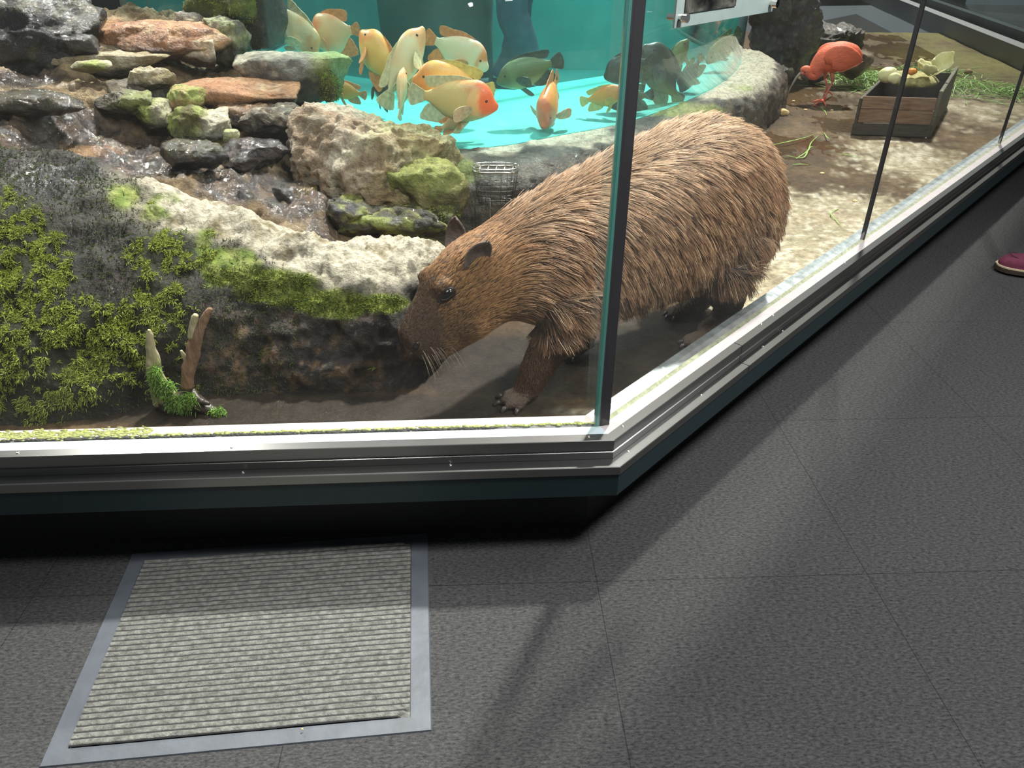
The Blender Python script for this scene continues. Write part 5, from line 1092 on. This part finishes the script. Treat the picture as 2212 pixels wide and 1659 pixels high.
cab = mat('cabbage', lin(214, 208, 140).tolist(), .5, noise=.15, nscale=14, mixcol=lin(236, 232, 186).tolist(), bump=.3, bscale=25)
zc_ = ZG_ + CH_ * .62
leaf('cabbage_leaf', crate_pt(.62, .35, zc_), .085, 'curled pale yellow cabbage leaf in the middle right of the wooden crate', 'vegetable', cab, 1, (.5, .1)); leaf('cabbage_leaf', crate_pt(.86, .45, zc_ + .02), .085, 'large cabbage leaf leaning up against the right side of the crate', 'vegetable', cab, 2, (1.0, -.5)); leaf('cabbage_leaf', crate_pt(.72, .25, zc_ - .01), .075, 'flat cabbage leaf lying near the front board between two bigger leaves', 'vegetable', cab, 3, (.3, .3))
def lump(name, c, r, label, cat, m, seed, grp=None):
    bm = bmesh.new(); bmesh.ops.create_icosphere(bm, subdivisions=3, radius=1); V = np.array([v.co[:] for v in bm.verts]); d = 1 + .22 * fbm(V + seed, 2.2, 3, seed)
    for v, k in zip(bm.verts, d): v.co = Vector((v.co.x * r[0], v.co.y * r[1], v.co.z * r[2])) * float(k)
    o = bm_obj(name, bm, m, smooth=True); o.location = c; return tag(o, label, cat, grp)
lump('apple_chunk', crate_pt(.22, .25, zc_ - .02), (.06, .05, .05), 'pale yellow round vegetable chunk at the left inside the crate', 'vegetable', cab, 4); lump('apple_chunk', crate_pt(.33, .2, zc_ - .03), (.04, .035, .035), 'smaller pale chunk touching the round one inside the crate', 'vegetable', cab, 5)
car = mat('carrot', lin(226, 140, 50).tolist(), .5, noise=.15); lump('carrot_slice', crate_pt(.50, .35, zc_ - .01), (.032, .03, .022), 'orange carrot piece in the middle of the crate', 'vegetable', car, 6)
lump('vegetable_bed', crate_pt(.5, .5, ZG_ + CH_ * .28), (CWd * .33, CDp * .20, CH_ * .20), 'heap of shredded pale vegetables filling the crate beneath the leaves', 'vegetables', mat('shreds', lin(168, 160, 104).tolist(), .8, noise=.4, nscale=40, bump=.8, bscale=50), 7)['kind'] = 'stuff'
bread = mat('bread', lin(222, 178, 110).tolist(), .8, noise=.2, nscale=40, mixcol=lin(238, 214, 166).tolist(), bump=.4)
lump('bread_scrap', atz(1691, 243, ZG + .018), (.045, .028, .026), 'pale golden scrap of bread lying in the puddle below the bill of the ibis', 'food', bread, 8)
lump('potato_scrap', atz(2092, 156, ZG + .02), (.034, .03, .026), 'small brown potato-like scrap on the ground beyond the crate', 'food', mat('potato', lin(140, 112, 70).tolist(), .7), 9)
for k, (px, py, lb) in enumerate(((1714, 218, 'tiny pale crumb on wet ground in front of the ibis foot'), (1740, 237, 'tiny cream crumb midway between bread scrap and ibis foot'), (1797, 238, 'two-tone crumb just right of the blade under the ibis foot'), (1776, 374, 'small yellow crumb on the ground right of the capybara rump'), (1847, 434, 'small white flake on the pale ground near the first pane joint'))):
    lump('crumb', atz(px, py, ZG + .004), (.012, .010, .006), lb, 'crumb', bread, 10 + k, 'food crumbs on the exhibit ground')
# ---- grass ----
def blades(name, centre, n, sx_, sy_, length, label, seed, m, w=.0035, rise=.5, wild=1.2, ang=None):
    rg = np.random.default_rng(seed); bm = bmesh.new()
    for k in range(n):
        x, y = rg.normal(0, sx_), rg.normal(0, sy_); h = max(0, .09 * math.exp(-(x / sx_) ** 2 / 2 - (y / sy_) ** 2 / 2)) * rg.random(); a = (ang if ang is not None else 0) + rg.normal(0, wild); l = length * rg.uniform(.5, 1.3)
        p = Vector((x, y, .008 + h)); d = Vector((math.cos(a), math.sin(a), rg.normal(.25, .3) * rise)).normalized(); s = d.cross(Vector((0, 0, 1))).normalized(); prev = None; cv = rg.normal(0, .8)
        for i in range(6):
            f = i / 5; ww = w * (1 - .85 * f); A, B = bm.verts.new(p - s * ww), bm.verts.new(p + s * ww)
            if prev: bm.faces.new((prev[0], prev[1], B, A))
            prev = (A, B); d = (d + s * cv * .15 + Vector((0, 0, -.16))).normalized(); p = p + d * l / 5; p.z = max(p.z, .006)
    o = bm_obj(name, bm, m); o.location = centre; md = o.modifiers.new('t', 'SOLIDIFY'); md.thickness = .0012; return tag(o, label, 'grass', kind='stuff')
gm1 = mat('fresh_grass', lin(96, 150, 40).tolist(), .55, noise=.4, nscale=20, mixcol=lin(158, 192, 92).tolist())
blades('cut_grass', atz(1862, 176, ZG), 420, .20, .22, .26, 'heap of cut green grass between the ibis and the crate', 1, gm1); blades('cut_grass', atz(1985, 160, ZG), 200, .22, .14, .26, 'tuft of cut green grass behind the back board of the crate', 2, gm1); blades('cut_grass', atz(2092, 196, ZG), 360, .24, .20, .28, 'heap of cut green grass on the ground right of the crate', 3, gm1)
def blade(pts, label, w=.004, z=.006):
    bm = bmesh.new(); P_ = catmull([atz(x, y, ZG + z + zz) for x, y, zz in pts], 6); prev = None; n = len(P_)
    for i in range(n):
        d = Vector(P_[min(i + 1, n - 1)] - P_[max(i - 1, 0)]); s = Vector((-d.y, d.x, 0)).normalized(); ww = w * (1 - .8 * abs(2 * i / (n - 1) - .8) / 1.2); A, B = bm.verts.new(Vector(P_[i]) - s * ww), bm.verts.new(Vector(P_[i]) + s * ww)
        if prev: bm.faces.new((prev[0], prev[1], B, A))
        prev = (A, B)
    o = bm_obj('grass_blade', bm, gm1); md = o.modifiers.new('t', 'SOLIDIFY'); md.thickness = .0015; tag(o, label, 'grass blade', 'loose grass blades on the exhibit ground')
blade([(1668, 313, 0), (1700, 306, .01), (1735, 298, .01), (1758, 290, .0)], 'long straight grass blade reaching right from the capybara rump'); blade([(1720, 342, 0), (1745, 325, .01), (1752, 308, .01), (1768, 292, 0)], 'bent grass blade crossing below the long straight blade'); blade([(1700, 336, 0), (1735, 340, 0), (1750, 318, .01), (1765, 318, 0)], 'thin curled grass blade in the loose tangle by the rump')
blade([(1773, 232, 0), (1782, 240, 0), (1786, 249, 0)], 'short grass blade under the foot of the ibis'); blade([(1812, 332, 0), (1840, 335, 0), (1858, 340, 0)], 'short grass blade lying alone between rump and crate'); blade([(1712, 355, 0), (1730, 354, 0), (1747, 356, 0)], 'pale dry grass blade below the loose tangle'); blade([(1780, 287, 0), (1788, 297, .01), (1800, 300, 0)], 'short hooked grass blade right of the loose tangle')
blade([(1812, 450, 0), (1795, 460, .005), (1806, 475, 0), (1818, 490, 0)], 'thin yellowish grass stalk on the pale ground by the side glass', .003); blade([(2130, 243, 0), (2155, 246, 0), (2175, 248, 0)], 'grass blade lying near the second pane joint')

# ---- driftwood ----
DB = atz(385, 872, ZG); DY = DB.y - .02
def dp(px, py, dy=0): v = aty(px, py, DY); v.y += dy; return v
PD = (dp(400, 800) - dp(300, 800)).length / 100
drift = empty('driftwood', DB, 'small forked driftwood stump with moss at its base below the mossy ledge', 'driftwood')
palew = mat('pale_driftwood', lin(150, 142, 104).tolist(), .75, noise=.3, nscale=14, mixcol=lin(190, 182, 146).tolist(), bump=.5, bscale=40, stretch=(3, 3, .6)); brownw = mat('brown_driftwood', lin(104, 78, 58).tolist(), .75, noise=.35, nscale=14, mixcol=lin(148, 118, 90).tolist(), bump=.6, bscale=40, stretch=(3, 3, .6)); darkw = mat('wet_driftwood', lin(60, 52, 42).tolist(), .4, noise=.4, nscale=20, bump=.6, bscale=50)
def rough(o, s=.003, sc=40):
    me = o.data; V = np.array([v.co[:] for v in me.vertices]); k = fbm(V, sc, 3, 3); n = np.array([v.normal[:] for v in me.vertices]); V = V + n * (k * s)[:, None]; me.vertices.foreach_set('co', V.astype(np.float32).ravel()); me.update(); return o
rough(loft('branch', [(dp(322, 713), 2.44 * PD, 2.44 * PD), (dp(323, 725), 7.32 * PD, 6.1 * PD), (dp(326, 750), 9.76 * PD, 8.54 * PD), (dp(331, 775), 14.64 * PD, 10.98 * PD), (dp(332, 800), 15.86 * PD, 12.2 * PD), (dp(343, 830), 20.74 * PD, 14.64 * PD), (dp(352, 850, .0), 26.84 * PD, 17.08 * PD), (dp(362, 868), 31.72 * PD, 19.52 * PD)], palew, drift, n=7))
rough(loft('branch', [(dp(457, 667), 3.66 * PD, 3.66 * PD), (dp(451, 673), 7.32 * PD, 7.32 * PD), (dp(438, 697), 9.76 * PD, 8.54 * PD), (dp(428, 722), 10.98 * PD, 10.98 * PD), (dp(419, 748), 14.64 * PD, 12.2 * PD), (dp(415, 775), 14.64 * PD, 13.42 * PD), (dp(407, 800), 14.64 * PD, 13.42 * PD), (dp(404, 836), 13.42 * PD, 13.42 * PD)], brownw, drift, n=7))
rough(loft('fork', [(dp(424, 680), 4.88 * PD, 4.88 * PD), (dp(421, 688), 7.32 * PD, 6.1 * PD), (dp(417, 705), 8.54 * PD, 7.32 * PD), (dp(417, 730), 10.98 * PD, 9.76 * PD)], palew, drift, n=6), .002); rough(loft('twig', [(dp(391, 757), 2.44 * PD, 2.44 * PD), (dp(396, 766), 4.88 * PD, 3.66 * PD), (dp(405, 783), 6.1 * PD, 4.88 * PD)], palew, drift), .001)
rt_ = [(dp(350, 868), 21.96 * PD, 17.08 * PD), (dp(380, 872), 26.84 * PD, 24.4 * PD), (dp(410, 868), 24.4 * PD, 21.96 * PD), (dp(445, 876, -.01), 15.86 * PD, 17.08 * PD), (dp(480, 888, -.02), 9.76 * PD, 12.2 * PD), (dp(512, 898, -.03), 3.66 * PD, 4.88 * PD)]
root_o = rough(loft('root', rt_, darkw, drift, n=7), .006, 25); rough(loft('root', [(dp(415, 845), 8.54 * PD, 8.54 * PD), (dp(435, 855, -.02), 7.32 * PD, 7.32 * PD), (dp(460, 860, -.03), 3.66 * PD, 3.66 * PD)], darkw, drift, n=6))
rg = np.random.default_rng(6); mr_ = []
for (px, py, sx_, sy_, n) in ((345, 800, 9, 14, 700), (362, 830, 16, 14, 1100), (395, 862, 20, 12, 1300), (420, 850, 8, 8, 300), (478, 880, 14, 7, 350), (500, 893, 8, 4, 150)):
    for k in range(n): mr_.append(dp(px + rg.normal(0, sx_ * .6), py + rg.normal(0, sy_ * .6), -.022 - .012 * rg.random())[:])
mo = strands('moss_tuft', np.array(mr_), rg.normal(0, .6, (len(mr_), 3)) + [0, -.5, .5], rg.uniform(.008, .022, len(mr_)), moss_mat('tuft_green', lin(60, 92, 30), lin(142, 182, 80)), drift, rad=.0010, droop=1.3); mo['label'] = 'green moss growing on the driftwood'; mo['kind'] = 'stuff'
# ---- wire basket ----
BY = 3.27; bz = lambda px, py: aty(px, py, BY)
bt, bb = bz(1071, 366), bz(1071, 436); bw_, bd_ = (bz(1120, 366) - bz(1022, 366)).length / 2, .055
bk = empty('wire_basket', Vector((bt.x, BY, bb.z)), 'small chrome wire caddy basket standing against the rock curb behind the capybara', 'basket'); wirem = mat('basket_wire', (.62, .60, .56), .25, 1)
def ov(a, z, s=1): return Vector((bt.x + bw_ * s * math.copysign(abs(math.cos(a)) ** .7, math.cos(a)), BY + bd_ * s * math.copysign(abs(math.sin(a)) ** .7, math.sin(a)), z))
bm = bmesh.new()
for z, r in ((bt.z, .0048), (bt.z + .014, .0028)): tube(bm, [ov(2 * PI * k / 40, z) for k in range(41)], r, 6)
bm_obj('rim', bm, wirem, bk, smooth=True)
bm = bmesh.new()
for k in range(22): a = 2 * PI * k / 22; tube(bm, [ov(a, bt.z), ov(a, bb.z, .80)], .0011, 5)
for j in range(1, 7): f = j / 7; tube(bm, [ov(2 * PI * k / 32, bt.z + (bb.z - bt.z) * f, 1 - .2 * f) for k in range(33)], .0010, 5)
for k in range(-4, 5): y = BY + bd_ * .75 * k / 5; tube(bm, [Vector((bt.x - bw_ * .75, y, bb.z)), Vector((bt.x + bw_ * .75, y, bb.z))], .001, 5)
bm_obj('wire_mesh', bm, mat('dark_wire', (.12, .12, .11), .4, .8), bk, smooth=True)
bm = bmesh.new()
for k in range(5): x = bt.x + bw_ * (-.72 + .36 * k); tube(bm, [Vector((x, BY - bd_ * .9, bt.z + .006)), Vector((x + .008, BY + bd_ * .9, bt.z + .016))], .0024, 5)
tube(bm, [ov(PI * .95, bt.z + .012), ov(PI * .05, bt.z + .012)], .0018, 5); bm_obj('lid_wire', bm, wirem, bk, smooth=True)
for s in (-1, 1):
    bm = bmesh.new(); x0 = bt.x - .012 + s * .045; tube(bm, [Vector((x0 - .032, BY - .05, ZG + .0)), Vector((x0 - .032, BY - .05, bb.z + .035)), Vector((x0 + .032, BY - .05, bb.z + .032)), Vector((x0 + .032, BY - .05, ZG + .0))], .0022, 6); bm_obj('leg', bm, wirem, bk, smooth=True)
# ---- solid stand-ins for dark reflections seen in the tank ----
py_ = 5.86
pA, pB = aty(814, 100, py_), aty(1064, 100, py_); cx = (pA.x + pB.x) / 2; hw = (pB.x - pA.x) / 2
bm = bmesh.new(); prof_ = [(hw * 1.0, .34), (hw * .98, .70), (hw * 1.02, 1.0), (hw * 1.0, 2.4)]; K = 32; rings = [[bm.verts.new((cx + r * math.copysign(abs(math.cos(2 * PI * k / K)) ** .6, math.cos(2 * PI * k / K)), py_ + .22 + .2 * math.copysign(abs(math.sin(2 * PI * k / K)) ** .6, math.sin(2 * PI * k / K)), z)) for k in range(K)] for r, z in prof_]
for i in range(3):
    for k in range(K): bm.faces.new((rings[i][k], rings[i][(k + 1) % K], rings[i + 1][(k + 1) % K], rings[i + 1][k]))
bm.faces.new(rings[-1]); bm.faces.new(rings[0]); tag(bm_obj('reflection_standin', bm, mat('dark_standin', lin(56, 58, 50).tolist(), .8, noise=.2, nscale=6), smooth=True), 'broad dark grey upright standing in for a reflection in the tank, beside the person in jeans', 'reflection_standin')
PYY = 5.62
def pp(px, py, dy=0): v = aty(px, py, PYY); v.y += dy; return v
person = empty('person', (pp(1115, 100).x, PYY, .34), 'person in dark coat and blue jeans standing in for a reflection in the fish tank', 'person')
jx = pp(1115, 100).x
jeans = mat('blue_jeans', lin(38, 46, 66).tolist(), .8, noise=.3, nscale=12, mixcol=lin(64, 64, 84).tolist(), bump=.4, bscale=30); coat = mat('dark_coat', lin(44, 46, 50).tolist(), .8, noise=.2)
bm = bmesh.new()
hipL, hipR = Vector((jx - .02, PYY, 1.20)), Vector((jx - .02, PYY + .17, 1.20))
tube(bm, catmull([hipL, pp(1106, 20), pp(1118, 60), pp(1134, 110), pp(1138, 160), Vector((pp(1140, 160).x, PYY, .44))], 5), list(np.interp(np.linspace(0, 1, 26), [0, .3, .55, 1], [.105, .105, .10, .075])), 18); bm_obj('trouser_leg', bm, jeans, person, smooth=True)
bm = bmesh.new(); tube(bm, catmull([hipR, Vector((jx + .02, PYY + .18, .9)), Vector((jx - .02, PYY + .2, .62)), Vector((jx - .12, PYY + .2, .44))], 6), [.10] * 6 + [.085] * 7 + [.075] * 6, 18); bm_obj('trouser_leg', bm, jeans, person, smooth=True)
for x, y in ((pp(1140, 160).x, PYY), (jx - .12, PYY + .2)):
    bm = bmesh.new(); bmesh.ops.create_uvsphere(bm, u_segments=20, v_segments=12, radius=1, matrix=Matrix.Translation((x - .06, y, .385)) @ Matrix.Diagonal((.15, .055, .05, 1))); bm_obj('shoe', bm, mat('dark_shoe', (.03, .03, .035), .6), person, smooth=True)
def ploft(name, secs, m): # horizontal ellipses (x, y, z, rx, ry)
    bm = bmesh.new(); Q = catmull(secs, 4); K = 24; rings = [[bm.verts.new((q[0] + q[3] * math.cos(2 * PI * k / K), q[1] + q[4] * math.sin(2 * PI * k / K), q[2])) for k in range(K)] for q in Q]
    for i in range(len(rings) - 1):
        for k in range(K): bm.faces.new((rings[i][k], rings[i][(k + 1) % K], rings[i + 1][(k + 1) % K], rings[i + 1][k]))
    bm.faces.new(rings[0]); bm.faces.new(rings[-1]); return bm_obj(name, bm, m, person, smooth=True)
pc = jx - .02; yy = PYY + .085
ploft('coat', [(pc, yy, 1.10, .19, .17), (pc, yy, 1.25, .19, .165), (pc, yy, 1.45, .19, .15), (pc, yy, 1.65, .22, .15), (pc, yy, 1.78, .20, .13), (pc, yy, 1.85, .08, .08)], coat)
ploft('head', [(pc, yy, 1.83, .05, .055), (pc - .01, yy, 1.90, .055, .06), (pc - .02, yy, 1.95, .085, .07), (pc - .01, yy, 2.03, .10, .08), (pc, yy, 2.10, .085, .07), (pc, yy, 2.14, .02, .02)], mat('skin', lin(196, 150, 124).tolist(), .6))
ploft('hair', [(pc + .02, yy, 1.97, .092, .082), (pc + .02, yy, 2.04, .10, .09), (pc + .01, yy, 2.11, .088, .078), (pc, yy, 2.155, .02, .02)], mat('hair', (.02, .014, .01), .5))
for s in (-1, 1):
    bm = bmesh.new(); tube(bm, catmull([(pc, yy + s * .20 * 0 + s * .16, 1.74), (pc + .03, yy + s * .19, 1.5), (pc - .04, yy + s * .19, 1.28), (pc - .10, yy + s * .17, 1.16)], 5), list(np.linspace(.06, .038, 16)), 14); bm_obj('sleeve', bm, coat, person, smooth=True)
    bm = bmesh.new(); hb = Vector((pc - .11, yy + s * .168, 1.14)); tube(bm, [hb, hb + Vector((-.03, 0, -.05))], [.03, .032], 12)
    for k in range(5): tube(bm, [hb + Vector((-.03, (k - 2) * .014, -.045)), hb + Vector((-.05, (k - 2) * .017, -.085)), hb + Vector((-.05, (k - 2) * .016, -.115 + .01 * abs(k - 2)))], [.009, .008, .006], 8)
    bm_obj('hand', bm, bpy.data.materials['skin'], person, smooth=True)
